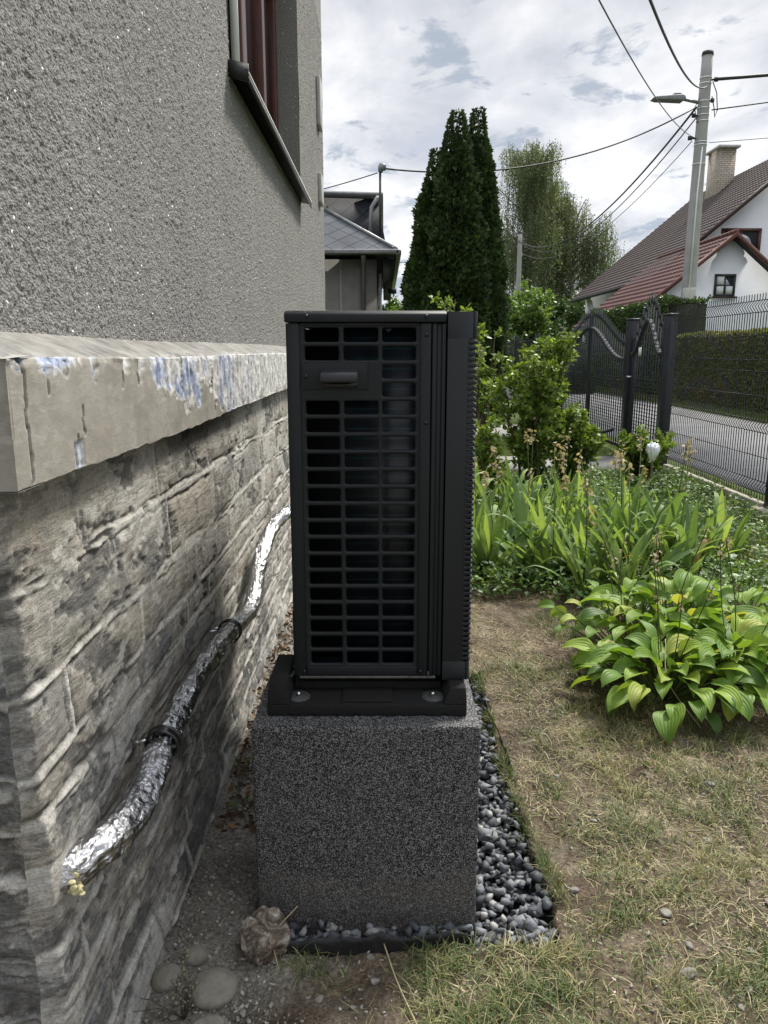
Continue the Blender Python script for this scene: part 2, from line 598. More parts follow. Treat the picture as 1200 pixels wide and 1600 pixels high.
def m_slates(nt, b, o):
    v = geopos(nt)
    s = N(nt, 'ShaderNodeSeparateXYZ', {0: v}).outputs
    k = 1.9
    lng = math_(nt, 'ADD', s[2], math_(nt, 'MULTIPLY', s[1], 0.55))
    a = math_(nt, 'FRACT', math_(nt, 'MULTIPLY', math_(nt, 'ADD', s[0], lng), k))
    c_ = math_(nt, 'FRACT', math_(nt, 'MULTIPLY', math_(nt, 'SUBTRACT', s[0], lng), k))
    e1 = math_(nt, 'LESS_THAN', a, 0.06); e2 = math_(nt, 'LESS_THAN', c_, 0.06)
    e = math_(nt, 'MAXIMUM', e1, e2)
    n = noise(nt, v, 1.6, 6, 0.6)
    c = ramp(nt, n, [(0.3, (0.07, 0.078, 0.092)), (0.7, (0.12, 0.128, 0.145))])
    c = mixc(nt, ramp(nt, noise(nt, v, 2.6, 5, 0.7), [(0.58, 0.0), (0.72, 0.6)]), c, (0.17, 0.10, 0.06))
    c = mixc(nt, e, c, (0.02, 0.02, 0.022))
    setin(nt, b, 'Base Color', c); setin(nt, b, 'Roughness', 0.75)
    setin(nt, b, 'Specular IOR Level', 0.25)
    setin(nt, b, 'Normal', bump(nt, math_(nt, 'ADD', a, c_), 0.5, 0.03))


def m_brick(nt, b, o):
    v = geopos(nt)
    s = N(nt, 'ShaderNodeSeparateXYZ', {0: v}).outputs
    uv = N(nt, 'ShaderNodeCombineXYZ', {0: math_(nt, 'ADD', s[0], s[1]), 1: s[2], 2: 0.0}).outputs[0]
    br = N(nt, 'ShaderNodeTexBrick', {'Vector': uv, 'Color1': (0.42, 0.36, 0.29, 1), 'Color2': (0.32, 0.27, 0.22, 1), 'Mortar': (0.12, 0.11, 0.10, 1),
                                      'Scale': 1.0, 'Mortar Size': 0.014, 'Brick Width': 0.30, 'Row Height': 0.11})
    c = mixc(nt, 0.4, br.outputs[0], ramp(nt, noise(nt, v, 9, 4), [(0.3, 0.7), (0.7, 1.3)]), 'MULTIPLY')
    setin(nt, b, 'Base Color', c)
    setin(nt, b, 'Normal', bump(nt, br.outputs[1], -0.5, 0.01))


M = {}
M['stucco'] = mat('pebble_dash_render', rough=0.9, fn=m_stucco, spec=0.3)
M['stone'] = mat('plinth_stone', fn=m_stone, spec=0.25)
M['cornice'] = mat('cornice_cement', rough=0.85, fn=m_cornice, spec=0.3)
M['ground'] = mat('ground_soil', fn=m_ground, spec=0.15)
M['asphalt'] = mat('asphalt', fn=m_asphalt, spec=0.3)
M['terrazzo'] = mat('speckled_concrete', fn=m_terrazzo, spec=0.4)
M['foil'] = mat('crumpled_foil', fn=m_foil)
M['slates'] = mat('slate_cladding', fn=m_slates)
M['brick'] = mat('chimney_brick', rough=0.9, fn=m_brick)
M['casing'] = vary('dark_sheet_metal', (0.0078, 0.0102, 0.0122), (0.0100, 0.0128, 0.0150), 9, 0.5, bs=0.06, bd=0.001, bscale=900, spec=0.27)
M['plastic'] = vary('dark_moulded_plastic', (0.0085, 0.0112, 0.0135), (0.0105, 0.0135, 0.016), 9, 0.46, bs=0.08, bd=0.001, bscale=700, spec=0.35)
M['handle'] = vary('grey_handle_plastic', (0.022, 0.024, 0.029), (0.027, 0.029, 0.033), 9, 0.4, bs=0.05, bd=0.001, bscale=700)
M['black'] = mat('black_plastic', (0.008, 0.008, 0.009), 0.45)
M['rubber'] = vary('rubber', (0.008, 0.008, 0.008), (0.02, 0.02, 0.02), 300, 0.9, bs=0.6, bd=0.002, bscale=450, spec=0.2)
M['inside'] = mat('dark_cavity_metal', (0.004, 0.005, 0.006), 0.7, spec=0.2)
M['zinc'] = mat('zinc_plated_steel', (0.62, 0.63, 0.65), 0.35, 1.0)
M['alu'] = vary('aluminium_rail', (0.45, 0.46, 0.47), (0.55, 0.56, 0.57), 40, 0.4, 1.0)
M['screw'] = mat('black_screw', (0.006, 0.006, 0.007), 0.35)


def m_coil(nt, b, o):
    v = objc(nt)
    s = N(nt, 'ShaderNodeSeparateXYZ', {0: v}).outputs
    fin = math_(nt, 'FRACT', math_(nt, 'MULTIPLY', s[0], 420.0))
    row = math_(nt, 'FRACT', math_(nt, 'MULTIPLY', s[2], 44.0))
    n = noise(nt, v, 30, 3)
    r = ramp(nt, row, [(0.0, (0.003, 0.006, 0.010)), (0.42, (0.004, 0.009, 0.014)), (0.5, (0.018, 0.05, 0.06)), (0.58, (0.004, 0.009, 0.014)), (1.0, (0.003, 0.006, 0.010))])
    c = mixc(nt, 0.75, r, ramp(nt, fin, [(0.2, 0.3), (0.6, 1.4)]), 'MULTIPLY')
    c = mixc(nt, 0.8, c, ramp(nt, n, [(0.3, 0.4), (0.7, 1.3)]), 'MULTIPLY')
    setin(nt, b, 'Base Color', c)
    setin(nt, b, 'Normal', bump(nt, fin, 0.5, 0.001))


M['coil'] = mat('coil_fins', rough=0.4, fn=m_coil)

# ================================================================== ground sheet
TX0, TX1, TY0, TY1 = -0.325, 0.41, 1.515, 3.05


def trench(x, y):
    w = 0.045 * (fbm(x * 11, y * 11, 5, 4, .6) - 0.5)
    rx = TX1 + w + 0.02 * sst(2.2, 1.5, y)
    return sst(0, 0.022, x - (TX0 + w)) * sst(0, 0.022, rx - x) * sst(0, 0.02, y - TY0 - w * 0.5) * sst(0, 0.03, TY1 + w - y)


def gh(x, y):
    x = np.asarray(x, float); y = np.asarray(y, float)
    near = sst(12, 5, y) * sst(6, 3, np.abs(x))
    h = near * (0.045 * (fbm(x * 1.3, y * 1.3, 1, 3) - 0.5) + 0.024 * (fbm(x * 9, y * 9, 2, 3) - 0.5) + 0.012 * (fbm(x * 45, y * 45, 3, 3) - 0.5))
    # slight rise toward the garden bed
    h = h + 0.05 * sst(0.9, 1.6, x) * sst(6, 4, y) * sst(2.2, 3.0, y)
    h = h - 0.058 * trench(x, y)
    h = h + 0.035 * sst(-0.40, -0.52, x) * sst(1.6, 3.0, y) * sst(5, 3, y)
    return h


def grass_mask(x, y):
    n = fbm(x * 2.6 + 3, y * 2.6, 4, 3)
    m = sst(0.50, 0.62, n) * 0.9
    edge = np.exp(-((x - 0.56) / 0.07) ** 2) * sst(3.2, 2.9, y) * sst(1.45, 1.6, y) * (0.2 + 0.5 * sst(0.4, 0.6, fbm(x * 6, y * 6, 6, 2)))
    front = sst(0.0, 0.14, x) * sst(0.56, 0.44, x) * sst(1.54, 1.49, y) * 0.95
    tuft = np.exp(-(((x + 0.20) / 0.07) ** 2 + ((y - 1.46) / 0.05) ** 2))
    patches = 0
    for (a, b_, r) in [(0.86, 2.10, .13), (0.62, 1.62, .10), (0.95, 1.75, .12), (0.75, 2.6, .14), (0.55, 2.25, .06), (0.7, 1.38, .16), (0.9, 1.45, .12), (.62, 3.1, .2)]:
        patches = patches + 0.9 * np.exp(-(((x - a) / r) ** 2 + ((y - b_) / (r * 0.8)) ** 2))
    m = np.maximum.reduce([m * sst(0.45, 0.7, x) * 0.8, edge, front, tuft, np.clip(patches, 0, 1)])
    m = m * (1 - trench(x, y)) * sst(-0.30, -0.22, x)
    bed = sst(1.0, 1.35, x + 0.32 * (y - 3.3)) * sst(3.2, 3.5, y)
    return np.clip(m, 0, 1) * (1 - 0.7 * bed)


def lawn_mask(x, y):
    a = sst(4.6, 6.0, y) + sst(1.9, 2.2, x) * sst(2.6, 3.4, y) + sst(-1.0, -3.0, x) + sst(2.6, 3.2, x) + sst(1.1, 0.5, y) * sst(1.2, 1.6, x)
    return np.clip(a, 0, 1)


def axis_vals(lo, a, b, st, hi, g=1.09):
    c = list(np.arange(a, b, st))
    s = st; v = c[-1]
    while v < hi:
        s *= g; v += s; c.append(v)
    s = st; v = c[0]; pre = []
    while v > lo:
        s *= 1.25; v -= s; pre.append(v)
    return np.array(pre[::-1] + c)


gx = axis_vals(-600, -0.62, 1.5, 0.009, 600, 1.06)
gy = axis_vals(-300, 1.22, 3.6, 0.009, 1500, 1.045)
GX, GY = np.meshgrid(gx, gy, indexing='ij')
GZ = gh(GX, GY)
dust = sst(-0.05, -0.25, GX + 0.15 * (fbm(GX * 5, GY * 5, 3, 3) - 0.5) + 0.2 * sst(1.5, 1.3, GY)) 
ground = mk('ground', np.stack([GX, GY, GZ], -1), grid_faces(len(gx), len(gy)), M['ground'], smooth=True,
            attrs={'green': grass_mask(GX, GY), 'dust': dust, 'lawn': lawn_mask(GX, GY), 'liner': sst(0.03, 0.3, trench(GX, GY))})
tag(ground, kind='structure')

mb = MB().box(3.72, 7.35, -25, 170, -0.03, 0.012)
tag(mb.build('road', M['asphalt']), kind='structure')
M['paving'] = vary('path_concrete', (0.16, 0.155, 0.145), (0.24, 0.235, 0.22), 3, 0.9, bs=0.4, bd=0.004, bscale=60)
mb = MB().box(-0.5, 3.15, 8.75, 9.85, -0.02, 0.025)
tag(mb.build('path', M['paving']), kind='structure')
mb = MB().box(-0.5, 3.15, 12.3, 14.2, -0.02, 0.026)
tag(mb.build('driveway', M['paving']), kind='structure')

# ================================================================== our house
house = thing('house', (UX, HY0, 0), 'grey pebble-dashed house with rough stone plinth and peeling cement ledge, at the left', 'house')
HY1 = 8.0
HX1 = -9.0
WY0, WY1, WZ0, WZ1 = 3.22, 5.80, 2.42, 4.0


def stucco_wall():
    zs = np.arange(1.38, 4.3, 0.0036)
    zs[np.argmin(np.abs(zs - WZ0))] = WZ0; zs[np.argmin(np.abs(zs - WZ1))] = WZ1
    ys = [1.085]
    while ys[-1] < HY1: ys.append(ys[-1] + 0.0036 * (1 + 0.85 * (ys[-1] - 1.085)))
    ys[-1] = HY1
    ys = np.array(ys)
    ys[np.argmin(np.abs(ys - WY0))] = WY0; ys[np.argmin(np.abs(ys - WY1))] = WY1
    Y, Z = np.meshgrid(ys, zs, indexing='ij')
    h = 0.0062 * (fbm(Y * 150, Z * 125, 1, 3, .7) - 0.5) + 0.0045 * (vn(Y * 210, Z * 150, 4) ** 2 - 0.3)
    h += 0.009 * (fbm(Y * 3, Z * 3, 3, 2) - 0.5)
    X = UX + h
    n = len(ys); k = len(zs)
    F = grid_faces(n, k)
    c = F[:, 0]
    yc = ys[c // k]; zc = zs[c % k]
    F = F[~((yc > WY0 - 1e-4) & (yc < WY1 - 1e-4) & (zc > WZ0 - 1e-4) & (zc < WZ1 - 1e-4))]
    mk('front_wall', np.stack([X, Y, Z], -1), F, M['stucco'], house, smooth=True)
    mb = MB()
    X0 = HX1
    mb.add([(UX, 1.085, zs[-1]), (UX, HY1, zs[-1]), (UX, HY1, 6.2), (UX, 1.085, 6.2)], [(0, 1, 2, 3)])
    # near end and far end
    mb.add([(UX, 1.085, 1.38), (X0, 1.085, 1.38), (X0, 1.085, 6.2), (UX, 1.085, 6.2)], [(0, 3, 2, 1)])
    mb.add([(UX, HY1, 0), (X0, HY1, 0), (X0, HY1, 6.2), (UX, HY1, 6.2)], [(0, 1, 2, 3)])
    mb.add([(X0, 1.085, 0), (X0, HY1, 0), (X0, HY1, 6.2), (X0, 1.085, 6.2)], [(0, 3, 2, 1)])
    mb.add([(UX, 1.085, 6.2), (X0, 1.085, 6.2), (X0, HY1, 6.2), (UX, HY1, 6.2)], [(0, 1, 2, 3)])
    # reveals
    RX = UX - 0.19
    mb.add([(UX, WY1, WZ0), (RX, WY1, WZ0), (RX, WY1, WZ1), (UX, WY1, WZ1)], [(0, 1, 2, 3)])
    mb.add([(UX, WY0, WZ0), (RX, WY0, WZ0), (RX, WY0, WZ1), (UX, WY0, WZ1)], [(0, 1, 2, 3)])
    mb.add([(UX, WY0, WZ1), (RX, WY0, WZ1), (RX, WY1, WZ1), (UX, WY1, WZ1)], [(0, 1, 2, 3)])
    mb.add([(UX, WY0, WZ0), (RX, WY0, WZ0), (RX, WY1, WZ0), (UX, WY1, WZ0)], [(0, 1, 2, 3)])
    mb.build('wall', M['stucco'], house, fixn=False)


stucco_wall()

# --- stone plinth
COURSE = [-0.2, 0.02, 0.11, 0.205, 0.285, 0.39, 0.47, 0.545, 0.63, 0.715, 0.85, 1.02, 1.30]


def plinth_field(s, z, seed, dk=0.0):
    rr = np.random.default_rng(seed)
    # warp so that courses wander
    z2 = z + 0.040 * (fbm(s * 1.3, z * 1.6, seed, 2) - 0.5) + 0.010 * (fbm(s * 8, z * 8, seed + 1, 3) - 0.5)
    s2 = s + 0.05 * (fbm(s * 3, z * 5, seed + 2, 3) - 0.5)
    c = np.clip(np.searchsorted(COURSE, z2.ravel()).reshape(z2.shape) - 1, 0, len(COURSE) - 2)
    B = np.array(COURSE)
    dz = np.minimum(z2 - B[c], B[c + 1] - z2)
    ds = np.full(z2.shape, 9.0); sid = np.zeros(z2.shape)
    for k in range(len(COURSE) - 1):
        J = [-0.6 + rr.random() * 0.3]
        while J[-1] < 9: J.append(J[-1] + rr.uniform(0.24, 0.62))
        if seed == 21 and k == 10: J = [-0.4, 0.42, 0.80, 1.3, 1.65, 2.2, 2.7] + [3 + i * 0.45 for i in range(16)]
        if seed == 21 and k == 9: J = [-0.3, 0.16, 0.55, 1.05, 1.5, 1.9, 2.5] + [3 + i * 0.45 for i in range(16)]
        J = np.array(J); ids = rr.random(len(J) + 1)
        mk_ = c == k
        sv = s2[mk_] + 0.25 * (z2[mk_] - B[k]) * (rr.random() - 0.5)
        j = np.clip(np.searchsorted(J, sv) - 1, 0, len(J) - 2)
        ds[mk_] = np.minimum(np.abs(sv - J[j]), np.abs(J[j + 1] - sv))
        sid[mk_] = ids[j]
    d = np.minimum(dz, ds * 1.1)
    # mortar smeared over the stones in places
    w = -0.001 + 0.016 * fbm(s * 4, z * 6, seed + 3, 3) + 0.019 * (fbm(s * 15, z * 17, seed + 4, 4, .6) - 0.5)
    mort = sst(w + 0.004, w - 0.004, d) * (.75 + .25 * sst(.35, .55, fbm(s * 13, z * 15, seed + 14, 4, .6)))
    smear = sst(0.57, 0.62, fbm(s * 5 + 5, z * 8, seed + 5, 6, .62)) * 0.6
    mort = np.maximum(mort, smear)
    ang = sid * 6.28
    u = s * np.cos(ang) * 1.0 + z * np.sin(ang); v_ = -s * np.sin(ang) + z * np.cos(ang)
    lay = fbm(s * 5 + sid * 9, z * 34 + sid * 7 - s * 2, seed + 6, 5, .6)
    terr = np.floor(lay * 8) / 8 * 0.85 + lay * 0.15
    dome = sst(0, 0.06, d)
    stone = 0.004 * dome + 0.009 * (sid - 0.5) + 0.007 * (terr - 0.5) * (0.6 + 1.2 * sst(.7, .2, z)) + 0.003 * (fbm(u * 6, v_ * 6, seed + 7, 3) - 0.5) + 0.003 * (fbm(s * 55, z * 60, seed, 4, .75) - 0.5)
    mh = 0.002 + 0.006 * (fbm(s * 20, z * 24, seed + 8, 5, .65) - 0.5) + 0.002 * sst(0.5, 0.7, fbm(s * 3, z * 6, seed + 9, 2)) * sst(0.03, 0.0, dz)
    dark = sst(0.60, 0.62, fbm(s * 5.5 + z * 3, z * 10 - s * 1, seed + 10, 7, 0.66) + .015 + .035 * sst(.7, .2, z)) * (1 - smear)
    dark = np.clip(dark + dk * sst(0.36, 0.46, fbm(s * 6, z * 6, seed + 11, 4)), 0, 1)
    gap = sst(.54, .60, fbm(s * 5 + 9, z * 7, seed + 15, 4, .6)) * sst(.012, .004, d)
    mort = mort * (1 - .85 * gap)
    gro = np.maximum(np.exp(-((d - w - .006) / 0.004) ** 2), gap) * sst(.42, .52, fbm(s * 6, z * 8, seed + 12, 4))
    h = stone * (1 - mort) + mh * mort - 0.004 * dark * (1 - mort) - 0.005 * gro
    dark = np.maximum(dark, gro * .8)
    return h, mort, sid, dark * (1 - mort * 0.85)


def plinth():
    zs = np.arange(-0.12, 1.215, 0.0042)
    ys = [0.0]
    while ys[-1] < HY1 - HY0: ys.append(ys[-1] + 0.0042 * (1 + 0.55 * ys[-1]))
    ys = np.array(ys)
    S, Z = np.meshgrid(ys, zs, indexing='ij')
    h, mo, sid, dk = plinth_field(S, Z, 21)
    rnd = sst(0, 0.016, S)                      # rounded arris
    flare = 0.022 * sst(0.16, 0.02, Z + 0.04 * (fbm(S * 3, Z * 3, 7, 2) - 0.5)) + 0.012 * sst(1.3, 0.2, Z)
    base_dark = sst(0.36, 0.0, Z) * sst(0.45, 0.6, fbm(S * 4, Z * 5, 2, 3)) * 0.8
    chip = 0.026 * (fbm(Z * 9, Z * 0 + 1, 2, 5, .65) - 0.35) * (1 - sst(0, 0.05, S))
    X = WX - 0.02 * (1 - rnd) + (h * rnd + flare * rnd) - chip
    Y = HY0 + S + chip
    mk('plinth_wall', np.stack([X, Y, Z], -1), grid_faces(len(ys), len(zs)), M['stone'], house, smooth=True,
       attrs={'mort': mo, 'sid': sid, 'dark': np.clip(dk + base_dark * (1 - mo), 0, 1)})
    # end face toward the camera
    xs = np.arange(0, 0.60, 0.005)
    S2, Z2 = np.meshgrid(xs, zs, indexing='ij')
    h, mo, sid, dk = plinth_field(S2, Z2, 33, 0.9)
    rnd = sst(0, 0.016, S2)
    chip = 0.026 * (fbm(Z2 * 9, Z2 * 0 + 1, 2, 5, .65) - 0.35) * (1 - sst(0, 0.05, S2))
    X = WX - 0.02 - S2 - chip
    Y = HY0 - h * rnd * 1.9 + chip
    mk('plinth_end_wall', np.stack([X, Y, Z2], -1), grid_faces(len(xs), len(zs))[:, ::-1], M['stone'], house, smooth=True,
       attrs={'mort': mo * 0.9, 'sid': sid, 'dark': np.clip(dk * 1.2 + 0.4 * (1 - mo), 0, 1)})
    mb = MB().add([(WX - 0.6, HY0, -.1), (HX1, HY0, -.1), (HX1, HY0, 1.3), (WX - 0.6, HY0, 1.3)], [(0, 3, 2, 1)])
    mb.build('base_wall', M['stucco'], house, fixn=False)
    mb = MB().add([(WX, HY1, -.1), (HX1, HY1, -.1), (HX1, HY1, 1.3), (WX, HY1, 1.3)], [(0, 1, 2, 3)])
    mb.build('rear_wall', M['stucco'], house, fixn=False)


plinth()


# --- cornice: sloping cement ledge, paint peeling
def cornice():
    cx = -0.50
    prof = []                                  # (x, z, top flag, vertical coordinate on the face)
    for t in np.linspace(0, 1, 24): prof.append((UX - 0.01 + t * (cx - UX - 0.002), 1.405 - 0.043 * t, 1.0, 0))
    for t in np.linspace(0, 1, 52): prof.append((cx, 1.360 - t * 0.178, 0.0, t))
    for t in np.linspace(0, 1, 10): prof.append((cx - t * 0.09, 1.180, 0.0, 1.2))
    prof = np.array(prof)
    ys = [HY0 - 0.025]
    while ys[-1] < HY1 + 0.01: ys.append(ys[-1] + 0.0040 * (1 + 0.55 * (ys[-1] - 1)))
    ys = np.array(ys)
    Y = np.repeat(ys[:, None], len(prof), 1)
    X = np.repeat(prof[None, :, 0], len(ys), 0); Z = np.repeat(prof[None, :, 1], len(ys), 0)
    top = np.repeat(prof[None, :, 2], len(ys), 0); t = np.repeat(prof[None, :, 3], len(ys), 0)
    face = (top < 0.5) & (t <= 1.0)
    # the peeled area: hangs down from the top edge, deeper in the middle of the run
    reach = 0.16 * np.exp(-((Y - 1.17) / 0.04) ** 2) + 0.30 * np.exp(-((Y - 1.33) / 0.016) ** 2) + 0.22 * np.exp(-((Y - 1.50) / 0.02) ** 2) + 0.36 * np.exp(-((Y - 1.585) / 0.014) ** 2)
    reach += sst(1.62, 1.72, Y) * (0.25 + 0.95 * fbm(Y * 9, Y * 0 + 2, 3, 3) ** 1.5) + sst(2.1, 2.6, Y) * 0.5
    jag = 0.45 * (fbm(Y * 45, t * 6, 2, 5, .65) - 0.5)
    bare = sst(-0.03, 0.02, reach + jag - t - 0.03) * face
    low = sst(0.022, 0.014, np.abs(Y - 1.235)) * sst(0.74, 0.78, t + 0.1 * (fbm(Y * 60, t * 6, 4, 2) - .5)) * face
    bare = np.maximum(bare, low)
    blue = bare * sst(0.55, 0.58, fbm(Y * 14, t * 3.0, 5, 5, .6)) * sst(3.4, 2.0, Y)
    blue = np.maximum(blue, bare * sst(1.30, 1.2, Y) * sst(0.25, .35, fbm(Y * 30, t * 5, 5, 2)))
    blue = np.maximum(blue, bare * np.exp(-((Y - 1.335) / 0.02) ** 2) * sst(.4, .5, fbm(Y * 30, t * 5, 1, 2)))
    # cracks
    cr = np.zeros_like(Y)
    for (y0, a, b_, sd) in [(1.062, 0.0, 1.0, 1), (1.235 - 0.004, .70, 1.0, 2), (1.262, 0.45, 0.72, 3), (1.14, .1, .3, 4), (1.215, 0.02, .17, 5), (1.47, .15, .32, 6), (1.56, 0, .3, 2), (1.92, 0, .5, 7), (2.25, 0, .9, 1)]:
        wob = y0 + 0.014 * (fbm(t * 7 + sd, t * 0 + sd, sd, 3) - 0.5)
        cr = np.maximum(cr, sst(0.0032, 0.001, np.abs(Y - wob)) * (t >= a) * (t <= b_) * face)
    tc = (top > 0.5) * sst(0.54, 0.57, fbm(Y * 30, X * 40, 6, 4, .6)) * sst(cx - 0.05, cx - 0.012, X) * (.35 + .65 * sst(1.4, 2.0, Y))
    h = -0.006 * bare + 0.010 * bare * (fbm(Y * 40, t * 5, 6, 4, .7) - 0.5) - 0.012 * cr + 0.003 * (fbm(Y * 12, t * 3, 7, 3) - .5)
    edge = sst(0.06, 0.0, t) * face * 0.018 * (fbm(Y * 24, Y * 0, 1, 4, .6) - .42)
    Z2 = Z + np.where(top > 0.5, 0.002 * (fbm(Y * 14, X * 14, 2, 3) - .5) + .002 * (fbm(Y * 60, X * 60, 3, 3) - .5) - .006 * tc, 0) + 0.014 * (fbm(Y * 1.2, Y * 0, 3, 2) - .5) + np.where(t > .97, 0.008 * (fbm(Y * 20, Y * 0, 4, 3) - .5), 0)
    X2 = X + np.where(face, h, 0) - edge
    mk('cornice', np.stack([X2, Y, Z2], -1), grid_faces(len(ys), len(prof))[:, ::-1], M['cornice'], house, smooth=True,
       attrs={'top': top, 'bare': np.clip(bare + tc * .6, 0, 1), 'blue': np.clip(blue, 0, 1), 'crack': np.clip(cr, 0, 1)})
    # end return facing the camera
    xs = np.linspace(0, 0.75, 120)
    pr2 = [(1.360 - k * 0.178) for k in np.linspace(0, 1, 40)]
    S, Zz = np.meshgrid(xs, pr2, indexing='ij')
    tt = (1.36 - Zz) / 0.178
    Yd = HY0 - 0.025 - 0.004 * (fbm(S * 12, Zz * 12, 3, 3) - .5) + 0.006 * sst(0.62, 0.60, tt + .1 * S)
    z0 = np.zeros_like(S)
    Zz = Zz + 0.014 * (fbm(np.full_like(S, (HY0 - .025) * 1.2), z0, 3, 2) - .5)
    mk('cornice_end', np.stack([cx - S, Yd, Zz], -1), grid_faces(len(xs), 40)[:, ::-1][:, ::-1], M['cornice'], house, smooth=True,
       attrs={'top': z0, 'bare': z0, 'blue': z0, 'crack': z0})
    zt = 1.36 + float(0.014 * (fbm(np.array([(HY0 - .025) * 1.2]), np.array([0.0]), 3, 2)[0] - .5))
    mb = MB()
    mb.add([(cx, HY0 - .025, zt), (cx, 1.09, zt + .004), (-1.25, 1.09, zt + .05), (-1.25, HY0 - .025, zt)], [(0, 1, 2, 3)])
    mb.add([(cx, HY0 - .025, zt - .18), (cx, 1.09, zt - .18), (-1.25, 1.09, zt - .18), (-1.25, HY0 - .025, zt - .18)], [(0, 1, 2, 3)])
    mb.build('cornice_return', vary('cement_ledge', (0.3, 0.29, 0.26), (0.4, 0.39, 0.36), 12, 0.9), house, fixn=False)


cornice()

# --- window of our house
M['redwood'] = vary('red_brown_frame', (0.055, 0.018, 0.014), (0.085, 0.026, 0.02), 14, 0.35, bs=0.15, bd=0.002, bscale=60)
M['sillmetal'] = vary('dark_sill_metal', (0.012, 0.012, 0.013), (0.02, 0.02, 0.021), 14, 0.45)
M['whitepaint'] = vary('white_paint', (0.7, 0.7, 0.69), (0.8, 0.8, 0.79), 5, 0.5)


def m_glass(nt, b, o):
    setin(nt, b, 'Base Color', (0.03, 0.035, 0.04, 1))
    setin(nt, b, 'Roughness', 0.03)
    setin(nt, b, 'Specular IOR Level', 1.0)
    setin(nt, b, 'IOR', 1.9)


M['glass'] = mat('window_glass', fn=m_glass)
win = MB()
FXo, FXi = -0.745, -0.80
for y0, y1 in ((WY0, WY0 + 0.07), (4.28, 4.42), (5.00, 5.10), (WY1 - 0.08, WY1)):
    win.box(FXi, FXo + (0.02 if 4.1 < y0 < 5.5 else 0), y0, y1, WZ0 + 0.002, WZ1 - 0.002)
win.box(FXi, FXo, WY0 + 0.07, 4.28, WZ0 + 0.002, WZ0 + 0.09)
win.box(FXi, FXo, 4.42, 5.0, WZ0 + 0.002, WZ0 + 0.09)
win.box(FXi, FXo, 5.10, WY1 - 0.08, WZ0 + 0.002, WZ0 + 0.09)
wf = win.build('window', M['redwood'], house, bev=0.006)
g = MB().box(-0.79, -0.783, WY0 + 0.07, WY1 - 0.08, WZ0 + 0.05, WZ1)
g.build('pane', M['glass'], wf)
g = MB().box(FXo - .03, FXo + 0.012, 4.425, 4.45, WZ0 + 0.09, WZ1 - .002)
g.box(FXo - .03, FXo + 0.006, 4.235, 4.275, WZ0 + 0.09, WZ1 - .002)
g.build('white_strip', M['whitepaint'], wf)  # two upright white strips, one on each side of the wide stile
s = MB()
ZS = WZ0
s.prism([(-0.79, ZS + 0.045), (-0.525, ZS + 0.002), (-0.525, ZS - 0.030), (-0.532, ZS - 0.030), (-0.532, ZS - 0.006), (-0.79, ZS + 0.037)], 'y', WY0 - 0.02, WY1 + 0.03)
s.prism([(-0.62, ZS + 0.05), (-0.521, ZS + 0.03), (-0.521, ZS - 0.034), (-0.62, ZS - 0.01)], 'y', WY0 - 0.03, WY0 - 0.0195)
s.build('window_sill', M['sillmetal'], wf)
s = MB().box(-0.529, -0.5225, WY0 - 0.018, WY1 + 0.028, ZS + 0.0035, ZS + 0.0095)
s.build('sill_edge_highlight', M['whitepaint'], wf)  # white strip painted in for the light along the sill's top edge
# plates at the far corner
for z0, z1 in ((3.35, 3.75), (2.7, 2.95)):
    MB().box(UX, UX + 0.035, 7.3, 7.55, z0, z1).build('wall_plate', vary('grey_plate', (0.34, 0.34, 0.33), (0.42, 0.42, 0.41), 5, 0.6), house, bev=0.008)
mb = MB().tube([(-0.61, 2.30, 1.395), (-0.60, 2.335, 1.43)], 0.0016, 5)
mb.build('wire_end', M['black'], house)
# ================================================================== heat pump
UY = 1.71
hp = thing('heat_pump', (-0.005, UY + 0.6, 0.593), 'dark grey outdoor heat pump with a gridded side panel, standing on speckled concrete', 'heat pump')


def rrect(x0, x1, z0, z1, r, k=4):
    P = []
    for cx, cz, a0 in ((x1 - r, z1 - r, 0), (x0 + r, z1 - r, 90), (x0 + r, z0 + r, 180), (x1 - r, z0 + r, 270)):
        for i in range(k + 1):
            a = R(a0 + 90 * i / k)
            P.append((cx + r * math.cos(a), cz + r * math.sin(a)))
    return P


def proj_rect(p, c, x0, x1, z0, z1):
    dx, dz = p[0] - c[0], p[1] - c[1]
    t = 1e9
    if dx > 1e-9: t = min(t, (x1 - c[0]) / dx)
    if dx < -1e-9: t = min(t, (x0 - c[0]) / dx)
    if dz > 1e-9: t = min(t, (z1 - c[1]) / dz)
    if dz < -1e-9: t = min(t, (z0 - c[1]) / dz)
    return (c[0] + dx * t, c[1] + dz * t)


